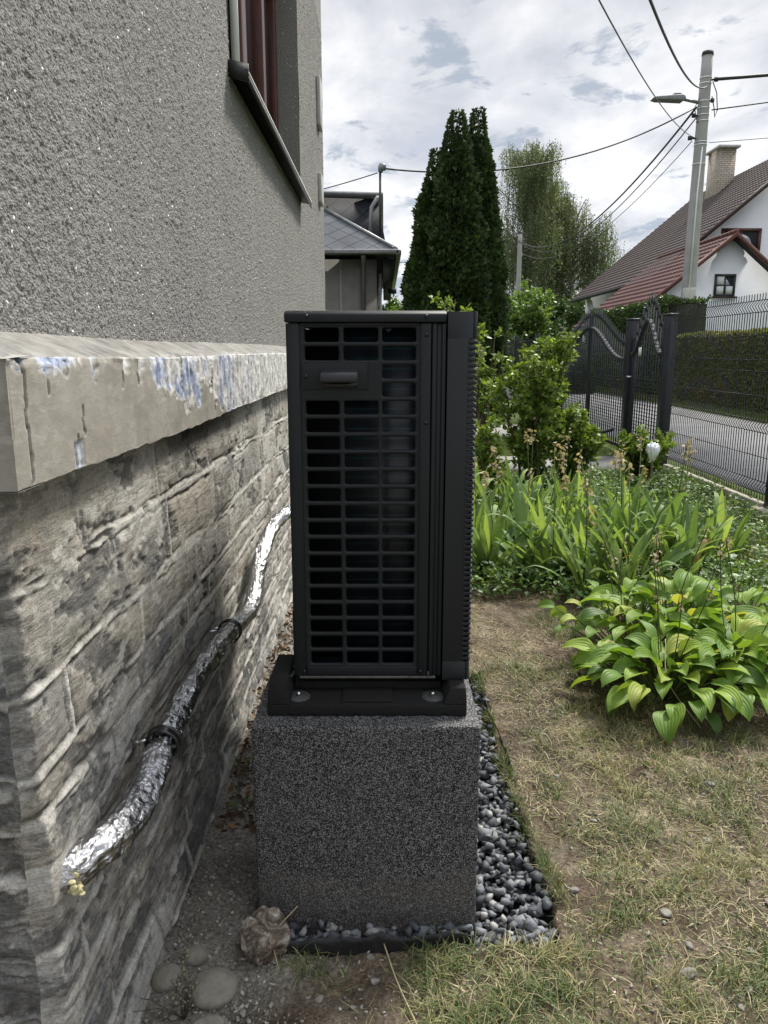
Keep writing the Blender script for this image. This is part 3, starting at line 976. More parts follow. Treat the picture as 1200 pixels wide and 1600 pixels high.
def side_panel():
    mb = MB()
    yF = UY + 0.004                # face of the grid field
    cols = [(-0.1755, -0.1005), (-0.0895, -0.0135), (-0.0035, 0.0705)]
    cb = [-0.186, -0.095, -0.0085, 0.079]
    n = 20; z0b, z1b = 0.625, 1.426
    P = (z1b - z0b) / n
    for r in range(n):
        zt = z1b - r * P; zb = zt - P
        for c in range(3):
            X0, X1 = cb[c], cb[c + 1]
            if r in (2, 3) and c < 2:
                mb.add([(X0, yF, zb), (X1, yF, zb), (X1, yF, zt), (X0, yF, zt)], [(0, 1, 2, 3)])
                continue
            hx0, hx1 = cols[c]; hz0, hz1 = zb + 0.005, zt - 0.005
            inn = rrect(hx0, hx1, hz0, hz1, 0.005)
            cen = ((hx0 + hx1) / 2, (hz0 + hz1) / 2)
            mid = rrect(hx0 - 0.0022, hx1 + 0.0022, hz0 - 0.0022, hz1 + 0.0022, 0.0065)
            out = []
            asp = 1
            for p in mid:
                out.append(proj_rect(p, cen, X0, X1, zb, zt))
            # snap corners
            for tgt in ((X1, zt), (X0, zt), (X0, zb), (X1, zb)):
                k = min(range(len(out)), key=lambda i: (out[i][0] - tgt[0]) ** 2 + (out[i][1] - tgt[1]) ** 2)
                out[k] = tgt
            m = len(inn)
            V = [(p[0], yF, p[1]) for p in out] + [(p[0], yF, p[1]) for p in mid] + [(p[0], yF + 0.0022, p[1]) for p in inn] + [(p[0], yF + 0.009, p[1]) for p in inn]
            F = []
            for a in range(3):
                for i in range(m):
                    j = (i + 1) % m
                    F.append((a * m + i, a * m + j, (a + 1) * m + j, (a + 1) * m + i))
            mb.add(V, F)
    o = mb.build('side_grille', M['casing'], hp, fixn=False)
    # border strips round the grid field (proud by 4 mm, with a step)
    b = MB()
    y1 = UY + 0.03
    b.prism([(-0.217, UY + .002), (-0.1925, UY), (-0.1865, UY + 0.0035), (-0.186, y1), (-0.217, y1)], 'z', 0.60, 1.4305)
    b.prism([(0.079, UY + .0035), (0.085, UY), (0.104, UY), (0.105, UY + .004), (0.105, y1), (0.079, y1)], 'z', 0.60, 1.4305)
    b.prism([(0.1066, UY + .003), (0.1085, UY + .0005), (0.1165, UY + .0005), (0.119, UY + 0.006), (0.127, UY + 0.006), (0.1295, UY + .0005), (0.1375, UY + .0005), (0.1385, y1), (0.1066, y1)], 'z', 0.60, 1.4305)
    b.box(-0.186, 0.079, UY + 0.0008, y1, 0.60, 0.625)
    b.box(-0.186, 0.079, UY + 0.001, y1, 1.426, 1.4305)
    b.build('side_panel', M['casing'], hp, bev=0.0012)


side_panel()
# top cover
mb = MB().prism([(UY - 0.004, 1.4325), (UY - 0.004, 1.450), (UY + 0.006, 1.457), (UY + 0.03, 1.459), (UY + 1.10, 1.459), (UY + 1.12, 1.45), (UY + 1.12, 1.4325)], 'x', -0.2195, 0.1385)
mb.build('top_cover', M['casing'], hp, bev=0.003)
# front panel with the fan louvre
mb = MB()
poly = [(0.1405, UY - 0.006), (0.198, UY - 0.006)]
for a in range(0, 91, 15): poly.append((0.196 + 0.010 * math.sin(R(a)), UY + 0.004 - 0.010 * math.cos(R(a))))
poly += [(0.206, UY + 1.11), (0.1405, UY + 1.11)]
mb.prism(poly, 'z', 1.398, 1.4555)
mb.prism(poly, 'z', 0.593, 0.640)
poly2 = [(0.1405, UY - 0.006), (0.1885, UY - 0.006), (0.1915, UY - .003), (0.2025, UY + 0.02), (0.2025, UY + 1.11), (0.1405, UY + 1.11)]
mb.prism(poly2, 'z', 0.640, 1.398)
mb.build('front_panel', M['plastic'], hp, bev=0.0022)
mb = MB()
nr = 60; z0, z1 = 0.642, 1.397; pp = (z1 - z0) / nr
for i in range(nr):
    z = z0 + (i + 0.5) * pp
    py = [(0.186, UY - 0.0075), (0.200, UY - 0.0075), (0.2055, UY - 0.004), (0.208, UY + 0.004), (0.208, UY + 1.10), (0.186, UY + 1.10)]
    n = len(py)
    V = [(x, y, z - pp * 0.33) for x, y in py] + [(x, y, z + pp * 0.25) for x, y in py]
    mb.add(V, [tuple(range(n - 1, -1, -1)), tuple(range(n, 2 * n))] + [(k, (k + 1) % n, n + (k + 1) % n, n + k) for k in range(n)])
mb.build('fan_louvre', M['plastic'], hp, bev=0.0008)
# carcass, coil
mb = MB()
mb.box(-0.215, -0.2125, UY + 0.032, UY + 1.10, 0.60, 1.43)
mb.box(0.132, 0.1385, UY + 0.032, UY + 1.10, 0.60, 1.43)
mb.box(-0.215, 0.1385, UY + 1.105, UY + 1.11, 0.60, 1.43)
mb.box(-0.2125, 0.132, UY + 0.095, UY + 0.10, 0.61, 1.42)
mb.box(-0.2125, 0.132, UY + 0.03, UY + 1.10, 0.596, 0.61)
mb.build('carcass', M['inside'], hp)
mb = MB().box(-0.105, 0.125, UY + 0.040, UY + 0.088, 0.612, 1.42)
mb.build('coil', M['coil'], hp)
# base pan edge
mb = MB().box(-0.205, 0.125, UY + 0.001, UY + 1.08, 0.5925, 0.5985)
for x in (-0.19, -0.16, 0.062, 0.088, 0.118): mb.box(x, x + 0.004, UY - 0.0012, UY + 0.001, 0.5932, 0.5995)
mb.box(0.1055, 0.1085, UY - 0.002, UY + 0.001, 0.5945, 0.612)
mb.build('base_pan', vary('dull_base_pan', (0.10, 0.10, 0.10), (0.16, 0.16, 0.155), 60, 0.5, 0.6), hp, bev=0.001)
# handle
hpl = MB().prism(rrect(-0.182, -0.036, 1.287, 1.3455, 0.004), 'y', UY + 0.0005, UY + 0.004).build('handle_plate', M['casing'], hp, bev=0.001)
mb = MB()
mb.prism([(UY - 0.030, 1.3255), (UY - 0.034, 1.318), (UY - 0.033, 1.3045), (UY - 0.028, 1.3025), (UY - 0.004, 1.306), (UY + 0.0005, 1.31), (UY + 0.0005, 1.334)], 'x', -0.141, -0.057)
mb.build('grip', M['handle'], hpl, bev=0.004)
MB().box(-0.139, -0.059, UY - 0.0006, UY + 0.0005, 1.290, 1.3035).build('grip_pocket_shade', M['screw'], hpl)  # flat black sheet painted in as the shade of the pocket under the grip
scr = [(-0.170, 1.4455, -0.004), (0.0925, 1.4455, -0.004), (0.0945, 1.4065, 0), (0.0945, 1.2125, 0), (-0.193, 0.612, 0), (0.088, 0.612, 0), (-0.174, 1.3155, 0.0005)]
for x, z, dy in scr:
    mb = MB().tube([(x, UY + dy + .001, z), (x, UY + dy - 0.0015, z), (x, UY + dy - 0.003, z)], [0.0045, 0.0045, 0.003], 12)
    mb.box(x - 0.0018, x + 0.0018, UY + dy - 0.0034, UY + dy - 0.0028, z - 0.0004, z + 0.0004)
    mb.build('screw', M['screw'], hp)
# feet rails
for y in (1.79, 2.56):
    mb = MB().box(-0.265, 0.17, y, y + 0.045, 0.5745, 0.590)
    r_ = mb.build('mounting_rail', M['alu'], hp, bev=0.001)
mb = MB().tube([(-0.245, 1.75, 0.588), (-0.245, 1.75, 0.604)], 0.010, 6)
mb.tube([(-0.258, 1.728, 0.592), (-0.242, 1.722, 0.594), (-0.226, 1.728, 0.592), (-.222, 1.75, 0.592)], 0.0035, 6)
mb.build('rail_bolt', M['zinc'], hp)


# ---------------- rubber feet, each its own thing
def foot(y0, label):
    t = thing('support_foot', (-0.04, y0, 0.523), label, 'support foot')
    x0, x1 = -0.276, 0.196
    mb = MB()
    zb = 0.5235
    # scalloped base slab
    P = [(x0, zb + 0.03), (x0 - 0.0, zb)]
    n = 9
    for i in range(n):
        xc = x0 + (i + 0.5) / n * (x1 - x0)
        w = 0.008
        if i: P += [(xc - (x1 - x0) / n / 2 - w, zb), (xc - (x1 - x0) / n / 2 - w * .6, zb + 0.005), (xc - (x1 - x0) / n / 2 + w * .6, zb + 0.005), (xc - (x1 - x0) / n / 2 + w, zb)]
    P += [(x1, zb), (x1, zb + 0.03)]
    mb.prism(P, 'y', y0, y0 + 0.20)
    mb.hexa([(x0, y0, zb + .03), (x0 + 0.055, y0, zb + .03), (x0 + 0.055, y0 + 0.20, zb + .03), (x0, y0 + 0.20, zb + .03),
             (x0 + 0.003, y0 + 0.012, zb + .082), (x0 + 0.045, y0 + 0.012, zb + .082), (x0 + 0.045, y0 + 0.18, zb + .082), (x0 + 0.003, y0 + 0.18, zb + .082)])
    mb.hexa([(x1 - .055, y0, zb + .03), (x1, y0, zb + .03), (x1, y0 + 0.20, zb + .03), (x1 - .055, y0 + 0.20, zb + .03),
             (x1 - 0.040, y0 + 0.012, zb + .068), (x1 - 0.002, y0 + 0.012, zb + .068), (x1 - 0.002, y0 + 0.18, zb + .068), (x1 - .040, y0 + 0.18, zb + .068)])
    # spine that carries the rail
    mb.box(x0 + 0.056, x1 - 0.056, y0 + 0.085, y0 + 0.125, zb + 0.0305, zb + 0.050)
    mb.box(-0.10, 0.02, y0 + 0.012, y0 + 0.084, zb + 0.0305, zb + 0.036)
    mb.build('foot_body', M['rubber'], t, bev=0.003)
    for x in (-0.206, 0.118):
        w = MB().tube([(x, y0 + 0.042, zb + .030), (x, y0 + 0.042, zb + .0345)], [0.030, 0.026], 20)
        wo = w.build('washer', vary('dull_washer', (0.03, 0.032, 0.032), (0.08, 0.082, 0.082), 200, 0.5), t)
        b_ = MB().tube([(x, y0 + 0.042, zb + .0345), (x, y0 + 0.042, zb + .043)], 0.0055, 6)
        b_.build('bolt', M['zinc'], wo)
    return t


foot(1.65, 'black rubber support foot with two bolts under the near end of the heat pump')
foot(2.44, 'black rubber support foot under the far end of the heat pump')


def rough_block(name, m, x0, x1, y0, y1, z0, z1, st, r, amp, sd, parent=None):
    V = []; F = []; n0 = 0
    lo = np.array([x0, y0, z0]); hi = np.array([x1, y1, z1])
    for ax in range(3):
        a, b = [i for i in range(3) if i != ax]
        ua = np.linspace(lo[a], hi[a], max(3, int((hi[a] - lo[a]) / st)))
        ub = np.linspace(lo[b], hi[b], max(3, int((hi[b] - lo[b]) / st)))
        A, B = np.meshgrid(ua, ub, indexing='ij')
        for side in (0, 1):
            P = np.zeros(A.shape + (3,)); P[..., a] = A; P[..., b] = B; P[..., ax] = hi[ax] if side else lo[ax]
            C = np.clip(P, lo + r, hi - r)
            D = P - C
            D = unit(D)
            nz = vn(P[..., 0] * 60 + P[..., 1] * 31, P[..., 2] * 60 + P[..., 1] * 47, sd) - 0.5
            nz2 = fbm(P[..., 0] * 300 + P[..., 1] * 170, P[..., 2] * 300 + P[..., 1] * 210, sd + 1, 2) - 0.5
            Q = C + D * (r + amp * nz + amp * 1.2 * nz2)[..., None]
            f = grid_faces(*A.shape)
            flip = (ax in (0, 2)) == (side == 0)
            if flip: f = f[:, ::-1]
            V.append(Q.reshape(-1, 3)); F.append(f + n0); n0 += A.size
    return mk(name, np.concatenate(V), np.concatenate(F), m, parent, smooth=True)


b1 = rough_block('foundation_block', M['terrazzo'], -0.307, 0.224, 1.60, 1.90, -0.05, 0.5235, 0.004, 0.007, 0.0022, 1)
tag(b1, 'black and grey speckled concrete block at the front, standing in the gravel bed', 'concrete block')
b2 = rough_block('foundation_block', M['terrazzo'], -0.307, 0.224, 2.40, 2.70, -0.05, 0.5235, 0.01, 0.007, 0.0022, 2)
tag(b2, 'second speckled concrete block, hidden behind the front one', 'concrete block')


# ---------------- stones
def hull_template(rng, n=14, pw=1.0):
    bm = bmesh.new()
    for p in rdir(n, rng): bm.verts.new(p * (0.8 + 0.3 * rng.random()))
    bmesh.ops.convex_hull(bm, input=bm.verts)
    bm.verts.ensure_lookup_table()
    lv = [v for v in bm.verts if v.link_faces]
    ids = {v: i for i, v in enumerate(lv)}
    V = np.array([v.co[:] for v in lv])
    F = np.array([[ids[v] for v in f.verts] for f in bm.faces if len(f.verts) == 3])
    bm.free()
    return V, F


rs = np.random.default_rng(5)
def chip_template(rng):
    bm = bmesh.new()
    for sx in (-1, 1):
        for sy in (-1, 1):
            for sz_ in (-1, 1):
                bm.verts.new(np.array([sx, sy, sz_]) * rng.uniform(.35, .85, 3) + rng.normal(0, .08, 3))
    bm.verts.new(rng.normal(0, .3, 3) + [0, 0, .8])
    bmesh.ops.convex_hull(bm, input=bm.verts)
    bmesh.ops.triangulate(bm, faces=bm.faces)
    lv = [v for v in bm.verts if v.link_faces]
    ids = {v: i for i, v in enumerate(lv)}
    V = np.array([v.co[:] for v in lv])
    F = np.array([[ids[v] for v in f.verts] for f in bm.faces])
    bm.free()
    return V, F


HT = [hull_template(rs, 9 + i_ % 4) if i_ % 4 == 0 else chip_template(rs) for i_ in range(16)]


def stones(name, m, pos, size, rng, flat=0.65, parent=None):
    Vs = []; Fs = []; T = []; n0 = 0
    k = rng.integers(0, len(HT), len(pos))
    for i, (tV, tF) in enumerate(HT):
        s = k == i
        if not s.any(): continue
        n = s.sum()
        fr = frames(rdir(n, rng) * [1, 1, 0.35], roll=rng.normal(0, 0.5, n))
        sc = size[s][:, None] * np.stack([rng.uniform(0.6, 1.0, n), rng.uniform(0.9, 1.35, n), rng.uniform(flat * 0.7, flat * 1.3, n)], 1)
        V, F = scatter(tV, tF, pos[s], fr, sc)
        Vs.append(V); Fs.append(F + n0); n0 += len(V)
        T.append(np.repeat(rng.random(n), len(tV)))
    return mk(name, np.concatenate(Vs), np.concatenate(Fs), m, parent, attrs={'tint': np.concatenate(T)})


def stonemat(name, stops, sc=60):
    def fn(nt, b, o):
        v = geopos(nt)
        c = ramp(nt, attr(nt, 'tint'), stops)
        n = noise(nt, v, sc, 6, 0.7)
        c = mixc(nt, 0.8, c, ramp(nt, n, [(0.3, 0.55), (0.7, 1.5)]), 'MULTIPLY')
        setin(nt, b, 'Base Color', c); setin(nt, b, 'Roughness', 0.75)
        setin(nt, b, 'Normal', bump(nt, n, 0.3, 0.0015))
    return mat(name, fn=fn, spec=0.35)


M['slategravel'] = stonemat('blue_grey_gravel', [(0, (0.045, 0.049, 0.056)), (0.5, (0.105, 0.113, 0.125)), (0.85, (0.175, 0.184, 0.196)), (1, (0.30, 0.295, 0.28))])
M['pebble'] = stonemat('field_pebbles', [(0, (0.10, 0.085, 0.065)), (0.5, (0.19, 0.17, 0.14)), (0.85, (0.27, 0.25, 0.22)), (1, (0.42, 0.41, 0.39))])
rg = np.random.default_rng(9)
P = np.stack([rg.uniform(TX0 + .02, TX1 + .02, 5200), rg.uniform(TY0 + 0.005, TY1, 5200)], 1)
ins = (P[:, 0] > -0.312) & (P[:, 0] < 0.228) & (P[:, 1] > 1.596) & (P[:, 1] < 2.9)
tr = trench(P[:, 0], P[:, 1])
left = (P[:, 0] < -0.27)
P = P[(~ins) & (tr > 0.6) & ~left]
zz = gh(P[:, 0], P[:, 1]) + rg.uniform(0.0, 0.05, len(P)) * (0.6 + 0.4 * rg.random(len(P))) + .018 * (P[:, 1] < 1.6)
sz = rg.uniform(0.010, 0.022, len(P)) * (0.8 + 0.5 * (rg.random(len(P)) > .85))
gv = stones('gravel', M['slategravel'], np.column_stack([P, zz]), sz, rg)
tag(gv, kind='stuff')
# pebbles and crumbs over the soil
n = 21000
P = np.stack([rg.uniform(-0.56, 1.6, n), rg.uniform(1.2, 3.6, n) ** 1.0], 1)
P = P[trench(P[:, 0], P[:, 1]) < 0.1]
keep = rg.random(len(P)) < np.where(P[:, 0] > 0.4, 0.35 + 0.65 * sst(0.4, 0.6, fbm(P[:, 0] * 4, P[:, 1] * 4, 2, 2)), 1)
P = P[keep]
sz = 0.0014 + 0.0062 * rg.random(len(P)) ** 4 
cr = stones('soil_crumbs', M['pebble'], np.column_stack([P, gh(P[:, 0], P[:, 1]) + sz * 0.3]), sz, rg, 0.35)
tag(cr, kind='stuff')
n = 11000
P = np.stack([rg.uniform(-0.56, -0.24, n), 1.2 + rg.uniform(0, 1, n) ** 1.5 * 2.4], 1)
sz = 0.0013 + 0.0065 * rg.random(n) ** 5
cr = stones('rubble_crumbs', stonemat('grey_crumbs', [(0, (0.13, 0.12, 0.10)), (0.7, (0.25, 0.235, 0.20)), (1, (0.38, 0.365, 0.32))]), np.column_stack([P, gh(P[:, 0], P[:, 1]) + sz * 0.3]), sz, rg, 0.6)
tag(cr, kind='stuff')


def rock(name, loc, dims, m, sd, amp=0.18, fr=1.6, sub=5, rot=(0, 0, 0), facet=0.0):
    bm = bmesh.new()
    bmesh.ops.create_icosphere(bm, subdivisions=sub, radius=1)
    V = np.array([v.co[:] for v in bm.verts]); F = np.array([[v.index for v in f.verts] for f in bm.faces]); bm.free()
    if facet:
        r_ = np.random.default_rng(sd)
        for d_ in rdir(12, r_):
            k = r_.uniform(0.62, 0.86)
            e = V @ d_ - k
            V = V - np.where(e > 0, e, 0)[:, None] * d_ * facet
    h = fbm(V[:, 0] * fr + V[:, 2] * 0.7 * fr, V[:, 1] * fr - V[:, 2] * fr * 0.8, sd, 5) - 0.5
    h2 = fbm(V[:, 0] * fr * 5 + V[:, 2] * 3 * fr, V[:, 1] * fr * 5 - V[:, 2] * fr * 4, sd + 2, 4) - 0.5
    V = V * (1 + amp * 2 * h + amp * 0.5 * h2)[:, None] * np.array(dims) / 2
    Rm = np.array(Matrix.Rotation(R(rot[2]), 3, 'Z') @ Matrix.Rotation(R(rot[1]), 3, 'Y') @ Matrix.Rotation(R(rot[0]), 3, 'X'))
    V = V @ Rm.T
    o = mk(name, V, F, m, smooth=True)
    o.location = loc
    return o


def m_quartz(nt, b, o):
    v = objc(nt)
    n = noise(nt, v, 28, 8, 0.75, 0.8); n2 = noise(nt, v, 12, 6, 0.7)
    c = ramp(nt, n, [(0.38, (0.035, 0.028, 0.022)), (0.48, (0.16, 0.125, 0.09)), (0.56, (0.34, 0.30, 0.24)), (0.64, (0.62, 0.60, 0.56))])
    c = mixc(nt, ramp(nt, n2, [(0.55, 0.0), (0.66, 0.7)]), c, (0.13, 0.05, 0.03))
    setin(nt, b, 'Base Color', c); setin(nt, b, 'Roughness', 0.6)
    setin(nt, b, 'Normal', bump(nt, n, 1.0, 0.014))


M['quartz'] = mat('quartz_rock', fn=m_quartz)
M['cobble'] = vary('sandy_cobble', (0.155, 0.142, 0.115), (0.25, 0.23, 0.19), 45, 0.9, bs=0.7, bd=0.003, bscale=320)
q = rock('quartz_rock', (-0.278, 1.49, 0.050), (0.130, 0.115, 0.150), M['quartz'], 4, 0.30, 2.3, 5, (10, 15, 0), 0.8)
tag(q, 'jagged white and rust quartz rock at the corner of the gravel bed', 'rock')
for i, (x, y, w, d, h, rz, lb) in enumerate([(-0.375, 1.395, 0.108, 0.095, 0.06, 20, 'largest smooth round cobble lying on the grey soil near the wall'),
                                             (-0.482, 1.42, 0.072, 0.066, 0.052, 40, 'middle-sized round cobble touching the foot of the stone wall'),
                                             (-0.432, 1.485, 0.064, 0.052, 0.042, 0, 'smallest round cobble behind the dry weed'),
                                             ]):
    o = rock('cobble', (x, y, float(gh(x, y)) + h * 0.16), (w, d, h), M['cobble'], 11 + i, 0.13, 0.8, 4, (0, 0, rz))
    tag(o, lb, 'stone', 'round cobbles by the wall')
o = rock('stone_slab', (-0.375, 1.295, 0.008), (0.10, 0.06, 0.03), M['cobble'], 19, 0.12, 1.1, 4, (0, 0, 30), 0.7)
tag(o, 'flat grey stone half buried in front of the largest cobble', 'stone')
sp = [(0.93, 1.93, .026), (0.865, 1.905, .020), (0.70, 1.63, .030), (0.98, 1.66, .034), (0.685, 1.45, .034), (0.49, 1.70, .024), (0.80, 1.40, .018), (0.765, 1.36, .016), (0.95, 1.36, .02),
      (0.60, 1.35, .018), (0.86, 1.52, .018), (0.72, 1.53, .02), (1.05, 2.2, .03), (0.62, 2.0, .02), (0.57, 2.25, .018), (-0.14, 1.38, .02), (-0.17, 1.44, .014), (-0.10, 1.47, .015), (-0.03, 1.49, .018), (-0.02, 1.42, .02), (-0.22, 1.38, .016), (-0.30, 1.345, .018), (-0.44, 1.33, .02)]
STN = []
for i, (x, y, s) in enumerate(sp):
    o = rock('stone', (x, y, float(gh(x, y)) + s * 0.15), (s * 1.25, s * .95, s * 0.6), M['pebble2'] if 'pebble2' in M else M.setdefault('pebble2', vary('grey_pebble', (0.13, 0.12, 0.10), (0.27, 0.255, 0.225), 60, 0.8, bs=0.4, bd=0.003, bscale=200)), 30 + i, 0.16, 1.2, 3, (0, 12, i * 40), 1.0)
    size_ = 'larger' if s > .025 else ('mid-sized' if s > .0185 else 'tiny')
    if x > 0.4: where = size_ + ' pale stone on the dry grass, ' + ('level with the hosta' if y > 1.98 else 'halfway down the path' if y > 1.58 else 'near the bottom edge') + (', farther right' if x > .84 else ', closer to the gravel bed' if x < .63 else '')
    elif x > -.25: where = size_ + ' pale stone on the soil below the liner' + (', nearest the quartz rock' if x < -.12 else '')
    else: where = size_ + ' pale stone on grey soil near the round cobbles'
    tag(o, where, 'stone', 'small loose stones on the ground'); STN.append((where, o))

single_out(STN)
# ---------------- liner sheet round the gravel
def liner():
    t = []
    def strip(path, z0, z1, th=0.0018):
        path = np.array(path); n = len(path)
        V = []; F = []
        nz = 6
        ss = np.concatenate([[0], np.cumsum(np.linalg.norm(np.diff(path, axis=0), axis=1))])
        tt = np.linspace(0, ss[-1], int(ss[-1] / 0.006))
        px = np.interp(tt, ss, path[:, 0]); py = np.interp(tt, ss, path[:, 1])
        tz = np.linspace(0, 1, nz)
        T, Z = np.meshgrid(tt, tz, indexing='ij')
        zt = z1 * (0.75 + 0.9 * (fbm(T * 14, T * 0, 2, 3) - 0.3))
        X = np.repeat(px[:, None], nz, 1) + 0.012 * (fbm(T * 25, Z * 2, 1, 3) - .5)
        Y = np.repeat(py[:, None], nz, 1) + 0.014 * (fbm(T * 22, Z * 2, 3, 3) - .5) - 0.008 * Z
        return np.stack([X, Y, z0 + (zt - z0) * Z], -1), (len(tt), nz)
    P1, s1 = strip([(-0.31, 1.60), (-0.30, 1.535), (-0.245, 1.500), (-0.19, 1.496), (0.0, 1.508), (0.12, 1.518), (0.21, 1.530)], -0.04, 0.052)
    o = mk('pond_liner', P1, grid_faces(*s1), M['linerm'], smooth=True)
    md = o.modifiers.new('thick', 'SOLIDIFY'); md.thickness = 0.002
    tag(o, 'black plastic liner edge folded up along the front of the gravel bed', 'liner')
    P2, s2 = strip([(0.425, 3.03), (0.40, 2.85), (0.415, 2.6), (0.43, 2.3)], -0.04, 0.012)
    P3, s3 = strip([(0.275, 3.06), (0.33, 2.93), (0.345, 2.86)], -0.03, 0.075)
    o = mk('pond_liner', np.concatenate([P2.reshape(-1, 3), P3.reshape(-1, 3)]), np.concatenate([grid_faces(*s2), grid_faces(*s3) + s2[0] * s2[1]]), M['linerm'], smooth=True)
    md = o.modifiers.new('thick', 'SOLIDIFY'); md.thickness = 0.002
    tag(o, 'black plastic liner sticking up at the far right of the gravel bed', 'liner')


M['linerm'] = vary('black_liner', (0.008, 0.008, 0.009), (0.02, 0.02, 0.021), 40, 0.55, bs=0.5, bd=0.004, bscale=120)
liner()

# ================================================================== foil wrapped pipe
def catmull(P, per=14):
    P = [Vector(p) for p in P]
    P = [P[0] * 2 - P[1]] + P + [P[-1] * 2 - P[-2]]
    out = []
    for i in range(1, len(P) - 2):
        for k in range(per):
            t = k / per
            a, b, c, d = P[i - 1:i + 3]
            out.append(0.5 * ((2 * b) + (c - a) * t + (2 * a - 5 * b + 4 * c - d) * t * t + (3 * b - a - 3 * c + d) * t ** 3))
    out.append(P[-2])
    return out


pipe = thing('insulated_pipe', (-0.47, 1.7, 0.55), 'pipe wrapped in crumpled silver foil, clamped along the stone wall', 'pipe')
pp_ = [(-0.552, 1.085, 0.512), (-0.515, 1.14, 0.520), (-0.480, 1.21, 0.525), (-0.468, 1.31, 0.528), (-0.468, 1.47, 0.562), (-0.468, 1.72, 0.575), (-0.468, 1.98, 0.56), (-0.468, 2.18, 0.538),
       (-0.468, 2.36, 0.505), (-0.468, 2.50, 0.488), (-0.468, 2.62, 0.52), (-0.466, 2.74, 0.60), (-0.455, 2.92, 0.665), (-0.43, 3.15, 0.685), (-0.36, 3.35, 0.69), (-0.20, 3.5, 0.69), (-0.05, 3.4, 0.69), (-0.02, 2.83, 0.69)]
cp = catmull(pp_, 40)
pts = np.array([p[:] for p in cp])
seg = np.linalg.norm(np.diff(pts, axis=0), axis=1); ss = np.concatenate([[0], np.cumsum(seg)])
tt = np.arange(0, ss[-1], 0.0035)
C = np.stack([np.interp(tt, ss, pts[:, i]) for i in range(3)], 1)
Tn = unit(np.gradient(C, axis=0))
Ux = unit(np.cross(Tn, np.tile([0, 0, 1.0], (len(C), 1)))); Wx = np.cross(Ux, Tn)
na = 56
A = np.linspace(0, 2 * np.pi, na, endpoint=False)
TT, AA = np.meshgrid(tt, A, indexing='ij')
ca, sa = np.cos(AA) * 1.6, np.sin(AA) * 1.6
cl = 0
rad = 0.0275 + 0.0065 * sst(0.42, 0.25, TT)
for yc in (1.46, 2.165):
    k = tt[np.argmin(np.abs(C[:, 1] - yc) + 5 * (np.arange(len(C)) > len(C) * 0.6))]
    rad = rad - 0.004 * np.exp(-((TT - k) / 0.02) ** 2)
rid = np.abs(fbm(TT * 13 + ca * 1.3, sa * 2.6 + ca + TT * 3, 1, 4) - 0.5) * 2
rid2 = np.abs(fbm(TT * 75 + ca * 4, sa * 5 + TT * 20 - ca * 3, 4, 3) - 0.5) * 2
rad = rad + 0.0095 * (rid - 0.3) + 0.0026 * (rid2 - 0.3) * (.4 + 1.2 * sst(.45, .6, fbm(TT * 5, TT * 0, 5, 2))) + 0.004 * (fbm(TT * 7 + ca, sa, 2, 2) - .5)
rad = rad * (0.45 + 0.55 * sst(-0.02, 0.04, TT))
Vp = C[:, None] + Ux[:, None] * (np.cos(AA) * rad)[..., None] + Wx[:, None] * (np.sin(AA) * rad)[..., None]
i = np.arange(len(tt) - 1)[:, None]; j = np.arange(na)[None]
Fp = np.stack([(i * na + j).ravel(), (i * na + (j + 1) % na).ravel(), ((i + 1) * na + (j + 1) % na).ravel(), ((i + 1) * na + j).ravel()], 1)
mk('foil_wrap', Vp, Fp, M['foil'], pipe, smooth=True)
M['shiny_black'] = mat('glossy_black_clamp', (0.012, 0.012, 0.013), 0.22, 0.0, 0.6)
for yc in (1.462, 2.165):
    k = int(np.argmin(np.abs(C[:, 1] - yc) + 5 * (np.arange(len(C)) > len(C) * 0.6)))
    c0 = C[k]; u = Ux[k]; w = Wx[k]; t_ = Tn[k]
    mb = MB()
    for off in (-0.009, 0.009):
        for rr_, tr_ in ((0.0335, 0.0033),):
            ring = [tuple(c0 + t_ * off + (u * math.cos(a) + w * math.sin(a)) * rr_) for a in np.linspace(0, 2 * math.pi, 41)]
            mb.tube(ring, tr_, 8, cap=False)
    n_ = 40
    V = []
    for a in np.linspace(0, 2 * math.pi, n_, endpoint=False):
        for off in (-0.009, 0.009): V.append(tuple(c0 + t_ * off + (u * math.cos(a) + w * math.sin(a)) * 0.0345))
    mb.add(V, [(2 * q_, (2 * q_ + 2) % (2 * n_), (2 * q_ + 3) % (2 * n_), 2 * q_ + 1) for q_ in range(n_)])
    clp = mb.build('pipe_clamp', M['shiny_black'], pipe, smooth=True)
    sd_ = -1 if u[0] > 0 else 1
    q0 = c0 + u * sd_ * 0.034
    mb = MB().tube([tuple(q0), tuple(q0 + np.array([-0.045, 0, 0.0]))], 0.004, 8)
    mb.tube([tuple(q0 + w * 0.012 - u * sd_ * .01 + t_ * -0.004), tuple(q0 + w * 0.012 + u * sd_ * .012 + t_ * -0.016)], 0.004, 6)
    mb.build('clamp_screw', M['zinc'], clp)
# foam blob
M['foam'] = vary('yellow_foam', (0.42, 0.36, 0.17), (0.66, 0.62, 0.38), 90, 0.8, bs=0.8, bd=0.006, bscale=220)
V = []; F = []; n0 = 0
r_ = np.random.default_rng(3)
for k in range(16):
    bm = bmesh.new(); bmesh.ops.create_icosphere(bm, subdivisions=2, radius=1)
    v = np.array([q_.co[:] for q_ in bm.verts]); f = np.array([[q_.index for q_ in g_.verts] for g_ in bm.faces]); bm.free()
    c_ = np.array([-0.508, 1.092, 0.506]) + r_.normal(0, 1, 3) * [0.006, 0.006, 0.009]
    V.append(v * r_.uniform(0.002, 0.007, 3) + c_); F.append(f + n0); n0 += len(v)
mk('foam_plug', np.concatenate(V), np.concatenate(F), M['foam'], pipe, smooth=True)
